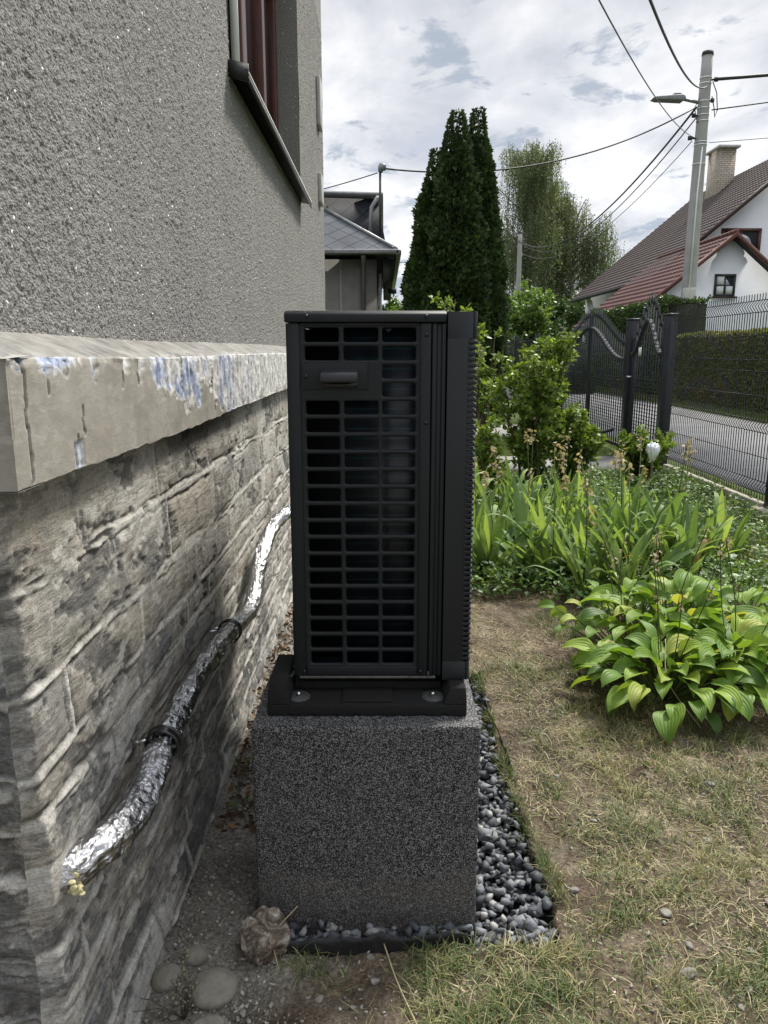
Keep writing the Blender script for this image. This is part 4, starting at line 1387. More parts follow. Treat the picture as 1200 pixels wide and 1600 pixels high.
# ================================================================== neighbour house with slates
nb = thing('neighbour_house', (-4, 20, 0), 'grey neighbour house with diamond slate roof and dark clad upper storey, behind our house', 'house')
M['greyrender'] = vary('grey_render', (0.20, 0.195, 0.18), (0.27, 0.26, 0.245), 3, 0.9, bs=0.4, bd=0.01, bscale=40)
M['zincgutter'] = vary('zinc_gutter', (0.16, 0.165, 0.17), (0.24, 0.245, 0.25), 6, 0.5, 0.6)
M['darktrim'] = vary('dark_trim', (0.02, 0.021, 0.022), (0.04, 0.041, 0.043), 6, 0.6)
NY = 18.0
def npx(px, d): return (px - 600) / 1180 * d
# wall
MB().box(-9, -0.17, NY, NY + 9, -0.1, 3.42).build('wall', M['greyrender'], nb)
MB().box(-1.02, -0.95, NY - 0.03, NY - 0.001, -0.1, 3.42).build('wall_strip', M['greyrender'], nb)
# skirt roof (hip) front and right
zE, zT = 3.56, 4.62
mb = MB()
e = 0.45
mb.add([(-9.4, NY - e, zE), (-0.17 + e, NY - e, zE), (-1.55, NY + 1.3, zT + .15), (-9.4, NY + 1.3, zT + .15)], [(0, 1, 2, 3)])
mb.add([(-0.17 + e, NY - e, zE), (-0.17 + e, NY + 9.4, zE), (-1.55, NY + 7.7, zT + .15), (-1.55, NY + 1.3, zT + .15)], [(0, 1, 2, 3)])
mb.add([(-9.4, NY - e, zE - .05), (-0.17 + e, NY - e, zE - .05), (-0.17 + e, NY + 9.4, zE - .05), (-9.4, NY + 9.4, zE - .05)], [(3, 2, 1, 0)])
mb.build('roof', M['slates'], nb, fixn=False)
mb = MB().tube([(-0.17 + e, NY - e, zE + .02), (-1.55, NY + 1.3, zT + .17)], 0.045, 6)
mb.build('hip_capping', M['zincgutter'], nb)
# upper storey clad in slates
M['slates2'] = mat('dark_slate_cladding', rough=0.5, fn=lambda nt, b, o: (m_slates(nt, b, o), setin(nt, b, 'Base Color', mixc(nt, 1.0, b.inputs['Base Color'].links[0].from_socket, (0.35, 0.36, 0.38), 'MULTIPLY'))))
mb = MB()
mb.hexa([(-8, NY + 1.0, 3.6), (0.10, NY + 1.0, 3.6), (0.10, NY + 7, 3.6), (-8, NY + 7, 3.6), (-8, NY + 1.5, 5.22), (-0.16, NY + 1.5, 4.98), (-0.16, NY + 7, 4.98), (-8, NY + 7, 5.22)])
mb.build('upper_storey', M['slates2'], nb)
mb = MB().hexa([(-8, NY + 1.3, 5.24), (-0.02, NY + 1.3, 5.0), (-0.02, NY + 7, 5.0), (-8, NY + 7, 5.24), (-8, NY + 1.3, 5.35), (-0.02, NY + 1.3, 5.10), (-0.02, NY + 7, 5.10), (-8, NY + 7, 5.35)])
mb.build('upper_roof', M['zincgutter'], nb)
mb = MB().box(-9.4, 0.34, NY - 0.60, NY - 0.46, 3.47, 3.57)
mb.box(0.26, 0.38, NY - .6, NY + 9, 3.45, 3.56)
mb.build('gutter', M['zincgutter'], nb, bev=0.02)
mb = MB().box(-0.02, 0.20, NY - .2, NY + 6, 2.9, 3.4).box(0.1, 0.30, NY + 1, NY + 1.2, 2.75, 2.86)
mb.build('eaves_box', M['darktrim'], nb)
mb = MB().tube([(-0.46, NY - .42, 3.47), (-0.46, NY - .3, 3.38), (-0.46, NY - .08, 3.25), (-0.46, NY - .08, 0)], 0.055, 8)
mb.build('downpipe', M['zincgutter'], nb)
mb = MB().tube([(-0.14, NY + 1.25, 5.0), (-0.30, NY + 1.2, 4.75), (-0.34, NY + 0.9, 4.0)], 0.05, 8)
mb.build('downpipe', M['zincgutter'], nb)
mb = MB().tube([(-0.08, NY - .1, 3.1), (-0.08, NY - .1, 0.2)], 0.035, 8)
mb.build('downpipe', M['zincgutter'], nb)
mast = MB().tube([(-0.09, NY + 0.9, 3.9), (-0.09, NY + 0.9, 5.48)], 0.03, 8)
ms = mast.build('service_mast', M['darktrim'], nb)
mb = MB().tube([(-0.09, NY + .9, 5.46), (-0.07, NY + .9, 5.54), (-0.05, NY + .9, 5.60), (-0.0, NY + .9, 5.60), (0.01, NY + .9, 5.5)], [0.05, 0.08, 0.09, 0.07, 0.03], 8)
mb.build('mast_cap', M['zincgutter'], ms)

# ================================================================== house on the right
rh = thing('white_house', (14, 36, 0), 'large white gabled house with dark brown tiled roof and pale brick chimney across the road', 'house')
M['whitewall'] = vary('white_render', (0.60, 0.62, 0.66), (0.68, 0.69, 0.72), 1.2, 0.9, bs=0.25, bd=0.01, bscale=30)


def tilemat(name, c1, c2, c3):
    def fn(nt, b, o):
        v = geopos(nt)
        n = noise(nt, v, 1.2, 6, 0.6); n2 = noise(nt, v, 9, 5, 0.7)
        c = ramp(nt, n, [(0.3, c1), (0.7, c2)])
        c = mixc(nt, ramp(nt, n2, [(0.55, 0.0), (0.72, 0.6)]), c, c3)
        sp = math_(nt, 'GREATER_THAN', noise(nt, v, 11, 2, 0.5), 0.73)
        c = mixc(nt, math_(nt, 'MULTIPLY', sp, 0.5), c, (0.4, 0.38, 0.36))
        setin(nt, b, 'Base Color', c); setin(nt, b, 'Roughness', 0.6)
        setin(nt, b, 'Normal', bump(nt, n2, 0.3, 0.01))
    return mat(name, fn=fn, spec=0.4)


M['tile_brown'] = tilemat('brown_roof_tiles', (0.036, 0.024, 0.021), (0.060, 0.037, 0.032), (0.028, 0.022, 0.02))
M['tile_red'] = tilemat('red_roof_tiles', (0.06, 0.020, 0.016), (0.10, 0.032, 0.024), (0.19, 0.07, 0.042))


def tile_roof(name, A, Bp, Cp, D, m, parent, tw=0.30, th=0.34, wave=0.045, step=0.05, su=5):
    """A-B eave, D-C ridge; waves run up the slope, courses step down it"""
    A, Bp, Cp, D = map(lambda q_: np.array(q_, float), (A, Bp, Cp, D))
    L = np.linalg.norm(Bp - A); H = np.linalg.norm(D - A)
    nu = int(L / tw) * su + 1; rows = int(round(H / th))
    u = np.linspace(0, 1, nu)
    vs = []; hs = []
    for r in range(rows):
        for f, h in ((0.0, 1.0), (0.03, 1.0), (0.5, 0.5), (0.985, 0.0)):
            vs.append((r + f) / rows); hs.append(h)
    vs = np.array(vs); hs = np.array(hs)
    U, Vv = np.meshgrid(u, vs, indexing='ij')
    nrm = np.cross(Bp - A, D - A); nrm /= np.linalg.norm(nrm)
    if nrm[2] < 0: nrm = -nrm
    P = (A * (1 - U[..., None]) + Bp * U[..., None]) * (1 - Vv[..., None]) + (D * (1 - U[..., None]) + Cp * U[..., None]) * Vv[..., None]
    h = wave * np.abs(np.sin(U * L / tw * np.pi)) + step * hs[None]
    P = P + nrm * h[..., None]
    f = grid_faces(nu, len(vs))
    return mk(name, P, f, m, parent, smooth=False)


MX0, MZ0, MX1, MZ1, MYa, MYb = 12.4, 3.3 + 1.37, 20.1, 9.8 + 1.37, 36.3, 51.6
tile_roof('roof', (MX0, MYa, MZ0), (MX0, MYb, MZ0), (MX1, MYb, MZ1), (MX1, MYa, MZ1), M['tile_brown'], rh)
tile_roof('far_roof', (2 * MX1 - MX0, MYa, MZ0), (2 * MX1 - MX0, MYb, MZ0), (MX1, MYb, MZ1), (MX1, MYa, MZ1), M['tile_brown'], rh)
mb = MB().prism([(MX0 + .8, -.1), (2 * MX1 - MX0 - .8, -.1), (2 * MX1 - MX0 - .8, MZ0 + .45), (MX1, MZ1 - .18), (MX0 + .8, MZ0 + .45)], 'y', MYa + 0.45, MYb - 0.4)
mb.build('wall', M['whitewall'], rh)
sl = (MZ1 - MZ0) / (MX1 - MX0)
for y, s in ((MYa, 1), (MYb, 1)):
    mb = MB().prism([(MX0 - .03, MZ0 - .16), (MX1, MZ1 - .16), (MX1, MZ1 + .07), (MX0 - .03, MZ0 + .07)], 'y', y - 0.06, y + 0.02)
    mb.build('bargeboard', vary('brown_board', (0.03, 0.014, 0.012), (0.045, 0.022, 0.018), 4, 0.5), rh)
mb = MB().prism([(MX0 + .02, MZ0 - .05), (MX1, MZ1 - .05), (MX1, MZ1 - .15), (MX0 + .02, MZ0 - .15)], 'y', MYa + .03, MYb - .03)
mb.build('soffit', M['darktrim'], rh)
mb = MB().tube([(MX0 - .06, MYa, MZ0 - .06), (MX0 - .06, MYb, MZ0 - .06)], 0.075, 8)
mb.build('gutter', M['darktrim'], rh)
ch = MB().box(18.55, 19.45, 44.9, 46.45, 7.5, 12.35).build('chimney', M['brick'], rh)
MB().box(18.40, 19.60, 44.72, 46.62, 12.352, 12.48).build('chimney_cap', vary('cap_concrete', (0.4, 0.4, 0.39), (0.5, 0.5, 0.49), 6, 0.8), ch)
MB().prism([(18.43, 9.1), (19.6, 10.1), (19.6, 10.45), (18.43, 9.75)], 'y', 44.75, 44.895).build('flashing', vary('red_lead_flashing', (0.11, 0.035, 0.025), (0.15, 0.05, 0.035), 5, 0.6), ch)
yg = MYa + 0.45


def window(parent, x0, x1, z0, z1, y, m, bars, lights='sky', th=0.09, curtain=None):
    fr = MB()
    fr.box(x0, x1, y - 0.05, y - .003, z1 - th, z1); fr.box(x0, x1, y - 0.05, y - .003, z0, z0 + th)
    fr.box(x0, x0 + th, y - 0.05, y - .003, z0 + th, z1 - th); fr.box(x1 - th, x1, y - 0.05, y - .003, z0 + th, z1 - th)
    for b_ in bars:
        if b_[0] == 'v':
            xx = x0 + (x1 - x0) * b_[1]; fr.box(xx - th / 3, xx + th / 3, y - 0.045, y - .003, z0 + th, z1 - th)
        else:
            zz_ = z0 + (z1 - z0) * b_[1]; fr.box(x0 + th, x1 - th, y - 0.042, y - .003, zz_ - th / 4, zz_ + th / 4)
    f = fr.build('window', m, parent)
    MB().box(x0 + th * .5, x1 - th * .5, y - 0.02, y - .006, z0 + th * .5, z1 - th * .5).build('pane', M['glass'], f)
    if curtain:
        c_ = MB()
        for (a, b_, c0, c1) in curtain:
            c_.box(x0 + (x1 - x0) * a, x0 + (x1 - x0) * b_, y - 0.032, y - .021, z0 + (z1 - z0) * c0, z0 + (z1 - z0) * c1)
        c_.build('curtain', vary('white_curtain', (0.5, 0.52, 0.55), (0.62, 0.64, 0.67), 8, 0.8), f)
    return f


window(rh, 15.55, 17.4, 5.55, 6.92, yg, M['redwood'], [('v', 0.5)], th=0.13)
# gabled annexe
an = thing('annexe', (13.9, 32, 0), 'small white gabled annexe with red-brown tiles and a little four-pane window', 'annexe')
AX0, AXr, AX1 = 9.75, 13.9, 18.05
AZr = 4.55 + 1.37; k_ = 0.815
AZ0 = AZr - k_ * (AXr - AX0)
AY0, AY1 = 31.4, 40.1
tile_roof('roof', (AX0, AY0, AZ0), (AX0, AY1, AZ0), (AXr, AY1, AZr), (AXr, AY0, AZr), M['tile_red'], an, tw=0.32, th=0.36)
tile_roof('far_roof', (AX1, AY0, AZ0), (AX1, AY1, AZ0), (AXr, AY1, AZr), (AXr, AY0, AZr), M['tile_red'], an, tw=0.32, th=0.36)
MB().prism([(AX0 + .45, -.1), (AX1 - .45, -.1), (AX1 - .45, AZ0 + .2), (AXr, AZr - .16), (AX0 + .45, AZ0 + .2)], 'y', AY0 + 0.35, AY1 - .3).build('wall', M['whitewall'], an)
for sgn, xe in ((1, AX0), (-1, AX1)):
    MB().prism([(xe - sgn * .02, AZ0 - .12), (AXr, AZr - .12), (AXr, AZr + .08), (xe - sgn * .02, AZ0 + .08)], 'y', AY0 - 0.07, AY0 + 0.02).build('bargeboard', vary('red_board', (0.075, 0.022, 0.018), (0.10, 0.03, 0.024), 4, 0.5), an)
    MB().prism([(xe + sgn * .02, AZ0 - .03), (AXr, AZr - .03), (AXr, AZr - .11), (xe + sgn * .02, AZ0 - .11)], 'y', AY0 + .03, AY1).build('soffit', M['darktrim'], an)
mb = MB()
for i in range(24):
    y = AY0 - .05 + i * 0.36
    mb.tube([(AXr, y, AZr + .05), (AXr, y + 0.40, AZr + .085)], [0.115, 0.09], 8)
mb.build('ridge_tiles', M['tile_red'], an)
window(an, 13.33, 14.18, 3.55, 4.42, AY0 + .35, M['darktrim'], [('v', .5), ('h', .5)], th=0.09, curtain=[(0.12, 0.46, 0.52, 0.9), (0.12, .46, .1, .46), (.56, .9, .1, .46)])
MB().box(13.25, 14.26, AY0 + .2, AY0 + .348, 3.49, 3.545).build('window_sill', vary('brown_board', (0.03, 0.014, 0.012), (0.045, 0.022, 0.018), 4, 0.5), an)

# ================================================================== concrete poles, lamp, cables
M['concrete'] = vary('pole_concrete', (0.27, 0.27, 0.265), (0.36, 0.36, 0.35), 2.5, 0.85, bs=0.5, bd=0.008, bscale=40)
M['cable'] = mat('cable', (0.02, 0.02, 0.021), 0.6)
M['cablegrey'] = mat('grey_cable', (0.10, 0.10, 0.105), 0.6)
M['greymetal'] = vary('grey_metal', (0.16, 0.165, 0.17), (0.22, 0.225, 0.23), 9, 0.5, 0.5)


def pole(x, y, h, lab, bands=True, lean=0.0):
    t = thing('concrete_pole', (x, y, 0), lab, 'utility pole')
    n = 18
    pts_ = [(x + lean * i / n, y, -0.2 + (h + .2) * i / n) for i in range(n + 1)]
    rr_ = [0.235 - 0.085 * i / n for i in range(n + 1)]
    MB().tube(pts_, rr_, 20).build('post', M['concrete'], t, smooth=False)
    MB().tube([(x + lean, y, h), (x + lean, y, h + 0.10)], [0.165, 0.15], 20).build('cap', M['darktrim'], t)
    if bands:
        for z in (8.85, 9.0, 8.38, 8.20, 8.02, 7.86, 7.3, 7.22, 6.7):
            mb = MB().tube([(x + lean * z / h, y, z), (x + lean * z / h, y, z + 0.025)], 0.2345 - 0.085 * z / h + 0.012 - 0.0, 20)
            mb.build('steel_band', M['zinc'], t)
        mb = MB().box(x - 0.26, x + 0.06, y - 0.40, y - 0.22, 2.62, 3.22)
        jb = mb.build('junction_box', vary('box_grey', (0.42, 0.42, 0.38), (0.5, 0.5, 0.46), 6, 0.6), t, bev=0.01)
        MB().box(x - .22, x - .18, y - .405, y - .398, 2.85, 2.92).build('latch', M['black'], jb)
        MB().tube([(x - 0.08, y - 0.235, 3.2), (x - 0.05, y - 0.20, 6.0), (x + 0.0, y - 0.165, 7.15)], 0.022, 6).build('conduit', M['whitepaint'], t)
        mb = MB()
        for (z, dx) in ((8.0, -.25), (7.4, -.3), (8.95, .25), (8.4, .2)):
            mb.tube([(x, y, z), (x + dx, y - 0.05, z + 0.02)], 0.03, 6)
            for q_ in range(3): mb.tube([(x + dx * (1 + .12 * q_), y - .05, z - .04), (x + dx * (1 + .12 * q_), y - 0.05, z + 0.07)], 0.03, 6)
        mb.tube([(x + .17, y - .1, 8.9), (x + .3, y - .12, 8.6), (x + .36, y - .12, 8.15), (x + .30, y - .12, 7.95), (x + .26, y - .12, 8.2), (x + .17, y - .13, 8.5)], 0.015, 5)
        mb.tube([(x - .17, y - .1, 8.45), (x - .30, y - .12, 8.2), (x - .22, y - .12, 7.9), (x - .17, y - .13, 7.8)], 0.012, 5)
        mb.build('insulator_fittings', M['cable'], t)
    return t


pole(9.2, 23.7, 9.6, 'grey concrete utility pole with a street lamp beside the white house')
pole(9.75, 57.0, 9.6, 'distant grey concrete utility pole in front of the birch trees', bands=False)
lamp = thing('street_lamp', (9.0, 23.6, 8.3), 'flat grey street lamp head on a short arm near the pole top', 'street lamp')
MB().tube([(9.0, 23.55, 8.33), (8.45, 23.5, 8.42)], 0.045, 8).build('arm', M['greymetal'], lamp)
hd = MB().prism([(7.62, 8.40), (7.75, 8.36), (8.50, 8.33), (8.56, 8.40), (8.52, 8.47), (8.45, 8.49), (8.1, 8.47), (7.72, 8.44)], 'y', 23.34, 23.66).build('lamp_head', M['greymetal'], lamp, bev=0.015)
MB().prism([(8.18, 8.485), (8.24, 8.55), (8.42, 8.56), (8.47, 8.50)], 'y', 23.42, 23.58).build('sensor_housing', M['greymetal'], hd, bev=0.01)


def cable(a, b, sag, r, lab, m='cable'):
    a, b = Vector(a), Vector(b); n = 28
    P_ = []
    for i in range(n + 1):
        t = i / n
        p = a.lerp(b, t); p.z -= sag * 4 * t * (1 - t); P_.append(tuple(p))
    mb = MB().tube(P_, r, 6)
    o = mb.build('overhead_cable', M[m], smooth=True)
    tag(o, lab, 'cable', 'overhead cables from the concrete pole')


cable((8.95, 23.6, 8.22), (-0.05, NY + .9, 5.55), 0.65, 0.020, 'cable sagging from the lamp pole left to the slate-roofed neighbour house')
cable((9.0, 23.7, 8.25), (9.65, 57, 9.15), 1.75, 0.030, 'thickest of the cables running from the near pole to the distant pole')
cable((9.0, 23.7, 7.95), (9.65, 57, 9.10), 1.9, 0.018, 'thinner middle cable between the near pole and the distant pole')
cable((8.95, 23.7, 7.35), (9.65, 57, 8.45), 1.6, 0.012, 'thin grey lowest cable between the near pole and the distant pole', 'cablegrey')
cable((9.2, 23.55, 8.75), (-0.6, 1.25, 4.25), 0.8, 0.017, 'dark cable rising steeply from the pole top toward our house')
cable((9.05, 23.6, 7.4), (-0.6, 2.6, 4.55), 0.55, 0.009, 'thin grey telephone line crossing the sky above the street lamp', 'cablegrey')
cable((9.4, 23.6, 8.95), (30, 18.5, 9.9), 0.25, 0.045, 'thick bundled cable leaving the pole to the right, the highest one')
cable((9.4, 23.6, 8.15), (30, 16.5, 10.0), 0.25, 0.018, 'thin dark cable leaving the pole to the right, the middle one')
cable((9.4, 23.6, 7.28), (30, 17.5, 8.2), 0.2, 0.010, 'thin grey cable leaving the pole to the right, the lowest one', 'cablegrey')
cable((9.7, 57, 9.1), (-6, 50, 7.3), 0.9, 0.02, 'cable from the distant pole to the left behind the dark conifers')
cable((9.7, 57, 7.6), (2.0, 62, 4.4), 0.5, 0.03, 'white cable dropping left from the middle of the distant pole', 'cablegrey')
cable((-0.15, NY + .9, 5.45), (-4.5, NY + 1.7, 4.7), 0.1, 0.012, 'short thin wire from the neighbour mast down behind our wall')

# ================================================================== fence
M['fencemetal'] = vary('anthracite_powder_coat', (0.012, 0.014, 0.019), (0.020, 0.023, 0.030), 12, 0.35, bs=0.1, bd=0.001, bscale=300)
M['wire'] = mat('fence_wire', (0.018, 0.020, 0.025), 0.4)
M['kerbconc'] = vary('fence_base_concrete', (0.24, 0.22, 0.18), (0.36, 0.33, 0.28), 8, 0.9, bs=0.5, bd=0.006, bscale=60)
FX = 3.25


def fence_post(x, y, h, w, parent, cap=True):
    o = MB().box(x - w / 2, x + w / 2, y - w / 2, y + w / 2, 0, h).build('post', M['fencemetal'], parent, bev=0.003)
    MB().box(x - w / 2 - .003, x + w / 2 + .003, y - w / 2 - .003, y + w / 2 + .003, h, h + 0.012).build('post_cap', M['fencemetal'], o, bev=0.003)
    return o


def mesh_panel(y0, y1, z0, z1, parent, name='mesh_panel', r=0.0042, pitch=0.05, x=FX, folds=(0.06, 0.36, 0.66, 0.955)):
    mb = MB()
    H = z1 - z0
    zs = [z0]; xs = [0.0]
    for f in folds:
        zc = z0 + H * f
        zs += [zc - 0.05, zc, zc + 0.05]; xs += [0, -0.035, 0]
    zs += [z1 + 0.03]; xs += [0.0]
    n = int(round((y1 - y0) / pitch))
    for i in range(n + 1):
        y = y0 + (y1 - y0) * i / n
        mb.tube([(x + a, y, z) for a, z in zip(xs, zs)], r, 4, cap=False)
    for f in folds:
        zc = z0 + H * f
        for dz, dx in ((-0.05, 0), (0.05, 0)):
            mb.tube([(x + dx, y0, zc + dz), (x + dx, y1, zc + dz)], r * 1.15, 4)
    for f in (0.21, 0.51, 0.81):
        mb.tube([(x, y0, z0 + H * f), (x, y1, z0 + H * f)], r, 4)
    return mb.build(name, M['wire'], parent, fixn=False)


fn_ = thing('mesh_fence', (FX, 7.5, 0), 'dark wire mesh fence panel with zigzag folds beside the road, right of the gates', 'fence')
fence_post(FX + .02, 6.28, 1.92, 0.065, fn_)
mesh_panel(6.32, 8.66, 0.12, 1.83, fn_)
MB().box(FX - 0.03, FX + 0.03, 6.33, 8.64, -0.05, 0.10).build('base_board', M['kerbconc'], fn_, bev=0.006)
MB().box(FX - 0.10, FX + 0.12, 6.16, 6.40, -0.05, 0.07).build('post_footing', M['kerbconc'], fn_, bev=0.015)
M['rust'] = vary('rusty_plate', (0.07, 0.018, 0.010), (0.20, 0.07, 0.035), 22, 0.8)
MB().prism([(-.09, 0), (.07, .02), (.09, .2), (.06, .42), (-.10, .40), (-.08, .2)], 'x', 0, .01)
rp = MB().prism([(14.9, .50), (15.25, .52), (15.28, .80), (15.22, .98), (14.93, .96), (14.95, .8)], 'x', 6.85 + 1.2, 6.87 + 1.2).build('rusty_plate', M['rust'])
tag(rp, 'small rusty red metal plate hanging against the trimmed hedge behind the mesh fence', 'plate')
# gate posts
gp = []
for y, lb in ((8.82, 'dark square gate post between the mesh fence and the narrow garden gate'), (10.15, 'dark square gate post between the narrow garden gate and the wide gate'), (14.15, 'dark square gate post at the far end of the wide gate')):
    t = thing('gate_post', (FX, y, 0), lb, 'gate post')
    w = 0.125 if y < 10.5 else 0.12
    MB().box(FX - w / 2, FX + w / 2, y - w / 2, y + w / 2, -0.05, 1.76).build('post', M['fencemetal'], t, bev=0.004)
    MB().box(FX - w / 2 - .006, FX + w / 2 + .006, y - w / 2 - .006, y + w / 2 + .006, 1.76, 1.79).build('post_cap', M['fencemetal'], t, bev=0.006)


def gate_leaf(y0, y1, topf, bandf, parent, pitch=0.10, zb=0.08):
    w = 0.013
    fr = MB(); n = int(round((y1 - y0) / pitch))
    fr.box(FX - .022, FX + .022, y0, y0 + 0.045, zb, topf(y0) - .08)
    fr.box(FX - .022, FX + .022, y1 - 0.045, y1, zb, topf(y1) - .08)
    fr.box(FX - .02, FX + .02, y0 + .045, y1 - .045, zb, zb + .045)
    fr.build('frame', M['fencemetal'], parent, bev=0.002)
    br = MB()
    for i in range(1, n):
        y = y0 + (y1 - y0) * i / n; zt = topf(y)
        br.box(FX - w / 2, FX + w / 2, y - w / 2, y + w / 2, zb + .045, zt - 0.09)
        br.tube([(FX, y, zt - .09), (FX, y, zt - .075), (FX, y, zt - .06), (FX, y, zt - 0.045), (FX, y, zt + .05)], [0.009, 0.017, 0.017, 0.012, 0.002], 6)
    br.build('bars', M['fencemetal'], parent, fixn=False)
    bd = MB(); k = 24
    ys = np.linspace(y0 + .03, y1 - .03, k + 1)
    for i in range(k):
        a, b_ = ys[i], ys[i + 1]; za, zb_ = bandf(a), bandf(b_)
        bd.hexa([(FX - .05, a, za - .02), (FX - .0, a, za - .02), (FX - .0, b_, zb_ - .02), (FX - .05, b_, zb_ - .02), (FX - .05, a, za + .02), (FX - .0, a, za + .02), (FX - .0, b_, zb_ + .02), (FX - .05, b_, zb_ + .02)])
    bd.build('arched_band', M['gatelight'], parent, fixn=False)
    lw = MB()
    for i in range(17):
        z = 0.30 + i * 0.045
        lw.box(FX + .013, FX + .019, y0 + .04, y1 - .04, z, z + 0.008)
    lw.build('lower_wires', M['wire'], parent)


M['gatelight'] = vary('anthracite_band', (0.022, 0.025, 0.03), (0.032, 0.035, 0.042), 12, 0.8, bs=0.1, bd=0.001)
pg = thing('garden_gate', (FX, 9.5, 0), 'narrow dark metal garden gate with spiked bars and a high arched band', 'gate')
bell = lambda y, c, hw: 0.5 + 0.5 * math.cos(math.pi * min(1, abs(y - c) / hw))
gate_leaf(8.93, 10.04, lambda y: 1.62 + 0.42 * bell(y, 9.485, .6), lambda y: 1.34 + 0.40 * bell(y, 9.485, .5), pg, 0.093)
MB().box(FX - .04, FX - .03, 9.66, 9.74, 1.32, 1.42).build('number_plate', M['whitepaint'], pg)
MB().tube([(FX - .03, 9.99, 1.05), (FX - .09, 9.99, 1.05), (FX - .09, 9.88, 1.05)], 0.011, 6).build('handle', M['zinc'], pg)
vg = thing('driveway_gate', (FX, 12.2, 0), 'wide two-leaf dark metal driveway gate, its spiked bars rising to a central arch', 'gate')
for a, b_, nm in ((10.26, 12.14, 'leaf'), (12.17, 14.06, 'leaf')):
    lf = thing('leaf', (FX, a, 0), None, None); lf.parent = vg; lf.location = (0, a - 12.2, 0)
    gate_leaf(a, b_, lambda y: 1.52 + 0.48 * bell(y, 12.155, 2.0), lambda y: 1.27 + 0.46 * bell(y, 12.155, 1.75), lf, 0.105)
MB().tube([(FX - .1, 10.4, 0.32), (FX - .12, 10.8, .24), (FX - .1, 11.3, .25), (FX - .05, 11.5, .33)], 0.022, 6).build('closer_arm', M['gatelight'], vg)
ff = thing('mesh_fence', (FX, 19, 0), 'dark wire mesh fence running away beyond the wide driveway gate', 'fence')
for y in (16.4, 19.0, 21.8, 24.6): fence_post(FX, y, 1.72, 0.09, ff)
for a, b_ in ((14.25, 16.35), (16.45, 18.95), (19.05, 21.75), (21.85, 24.55)): mesh_panel(a, b_, 0.12, 1.62, ff, r=0.003)

# ================================================================== hedges
def leafblob(n, rng, fn):
    """fn(rng,n) -> points, outward directions"""
    return fn(rng, n)


M['hedge'] = leafmat('beech_hedge_leaves', [(0.0, (0.035, 0.05, 0.016)), (0.35, (0.10, 0.13, 0.04)), (0.65, (0.18, 0.21, 0.065)), (0.85, (0.22, 0.18, 0.07)), (1.0, (0.15, 0.08, 0.035))], 0.42)
M['ivy'] = leafmat('ivy_leaves', [(0.0, (0.022, 0.045, 0.014)), (0.5, (0.045, 0.085, 0.022)), (1.0, (0.08, 0.135, 0.035))], 0.25)
M['hedgecore'] = vary('hedge_core_twigs', (0.008, 0.012, 0.004), (0.02, 0.026, 0.01), 14, 0.95, bs=0.9, bd=0.05, bscale=22)


def hedge(name, x0, x1, y0, y1, z1, n, m, lab, seed, size, top_noise=0.06):
    t = thing(name, ((x0 + x1) / 2, (y0 + y1) / 2, 0), lab, 'hedge')
    r_ = np.random.default_rng(seed)
    MB().box(x0 + .13, x1 - .1, y0 + .1, y1 - .1, 0, z1 - .12).build('branches', M['hedgecore'], t)
    n1 = int(n * 0.66); n2 = n - n1
    y = r_.uniform(y0, y1, n1); z = r_.uniform(0.02, z1, n1)
    x = x0 + 0.10 * r_.random(n1) + 0.14 * (fbm(y * 1.6, z * 1.6, seed, 3) - .5)
    p1 = np.stack([x, y, z], 1); d1 = np.tile([-1.0, 0, 0.1], (n1, 1))
    y = r_.uniform(y0, y1, n2); x = r_.uniform(x0, x1, n2)
    p2 = np.stack([x, y, z1 - .06 * r_.random(n2) + top_noise * 2 * (fbm(y * 2.5, x * 2.5, seed + 1, 3) - .5)], 1); d2 = np.tile([-0.2, -.2, 1.0], (n2, 1))
    p = np.concatenate([p1, p2]); d = np.concatenate([d1, d2]) + r_.normal(0, .75, (n, 3))
    V, F, tt_ = leafset(p, d, r_.uniform(.7, 1.3, n) * size, r_, kind='Q', up=d + r_.normal(0, .8, (n, 3)), rollsd=1.2)
    brown = sst(.5, .65, fbm(p[:, 1] * 1.2, p[:, 2] * 1.2, seed + 2, 3)) * (r_.random(n) < .5) * .5
    mk('foliage', V, F, m, t, attrs={'tint': np.clip(tt_ + np.repeat(brown, 4) - .08, 0, 1)})
    return t


hedge('hedge', 8.25, 9.0, 9.0, 22.6, 1.80, 64000, M['hedge'], 'long trimmed green and brownish hedge along the far side of the road', 1, 0.075)
hedge('ivy_hedge', 8.3, 9.6, 22.9, 32.0, 2.86, 26000, M['ivy'], 'tall green ivy-covered hedge behind the gates, left of the near pole', 2, 0.10, 0.25)
bush_pos = (8.35, 22.0)

# ================================================================== trees
M['thuja'] = leafmat('arborvitae_foliage', [(0.0, (0.012, 0.026, 0.007)), (0.5, (0.028, 0.055, 0.014)), (1.0, (0.075, 0.12, 0.03))], 0.12, 0.55)
M['bark'] = vary('brown_bark', (0.06, 0.045, 0.03), (0.12, 0.095, 0.07), 14, 0.9, bs=0.8, bd=0.02, bscale=40)
M['birchbark'] = vary('birch_bark', (0.30, 0.29, 0.27), (0.06, 0.055, 0.05), 3, 0.8)
M['birch'] = leafmat('birch_leaves', [(0.0, (0.055, 0.078, 0.042)), (0.5, (0.11, 0.15, 0.075)), (1.0, (0.20, 0.245, 0.13))], 0.45)
M['bright'] = leafmat('light_green_leaves', [(0.0, (0.05, 0.10, 0.02)), (0.5, (0.10, 0.18, 0.04)), (1.0, (0.19, 0.29, 0.07))], 0.4)
M['shrub'] = leafmat('shrub_leaves', [(0.0, (0.045, 0.085, 0.016)), (0.5, (0.135, 0.215, 0.038)), (1.0, (0.32, 0.42, 0.085))], 0.35)

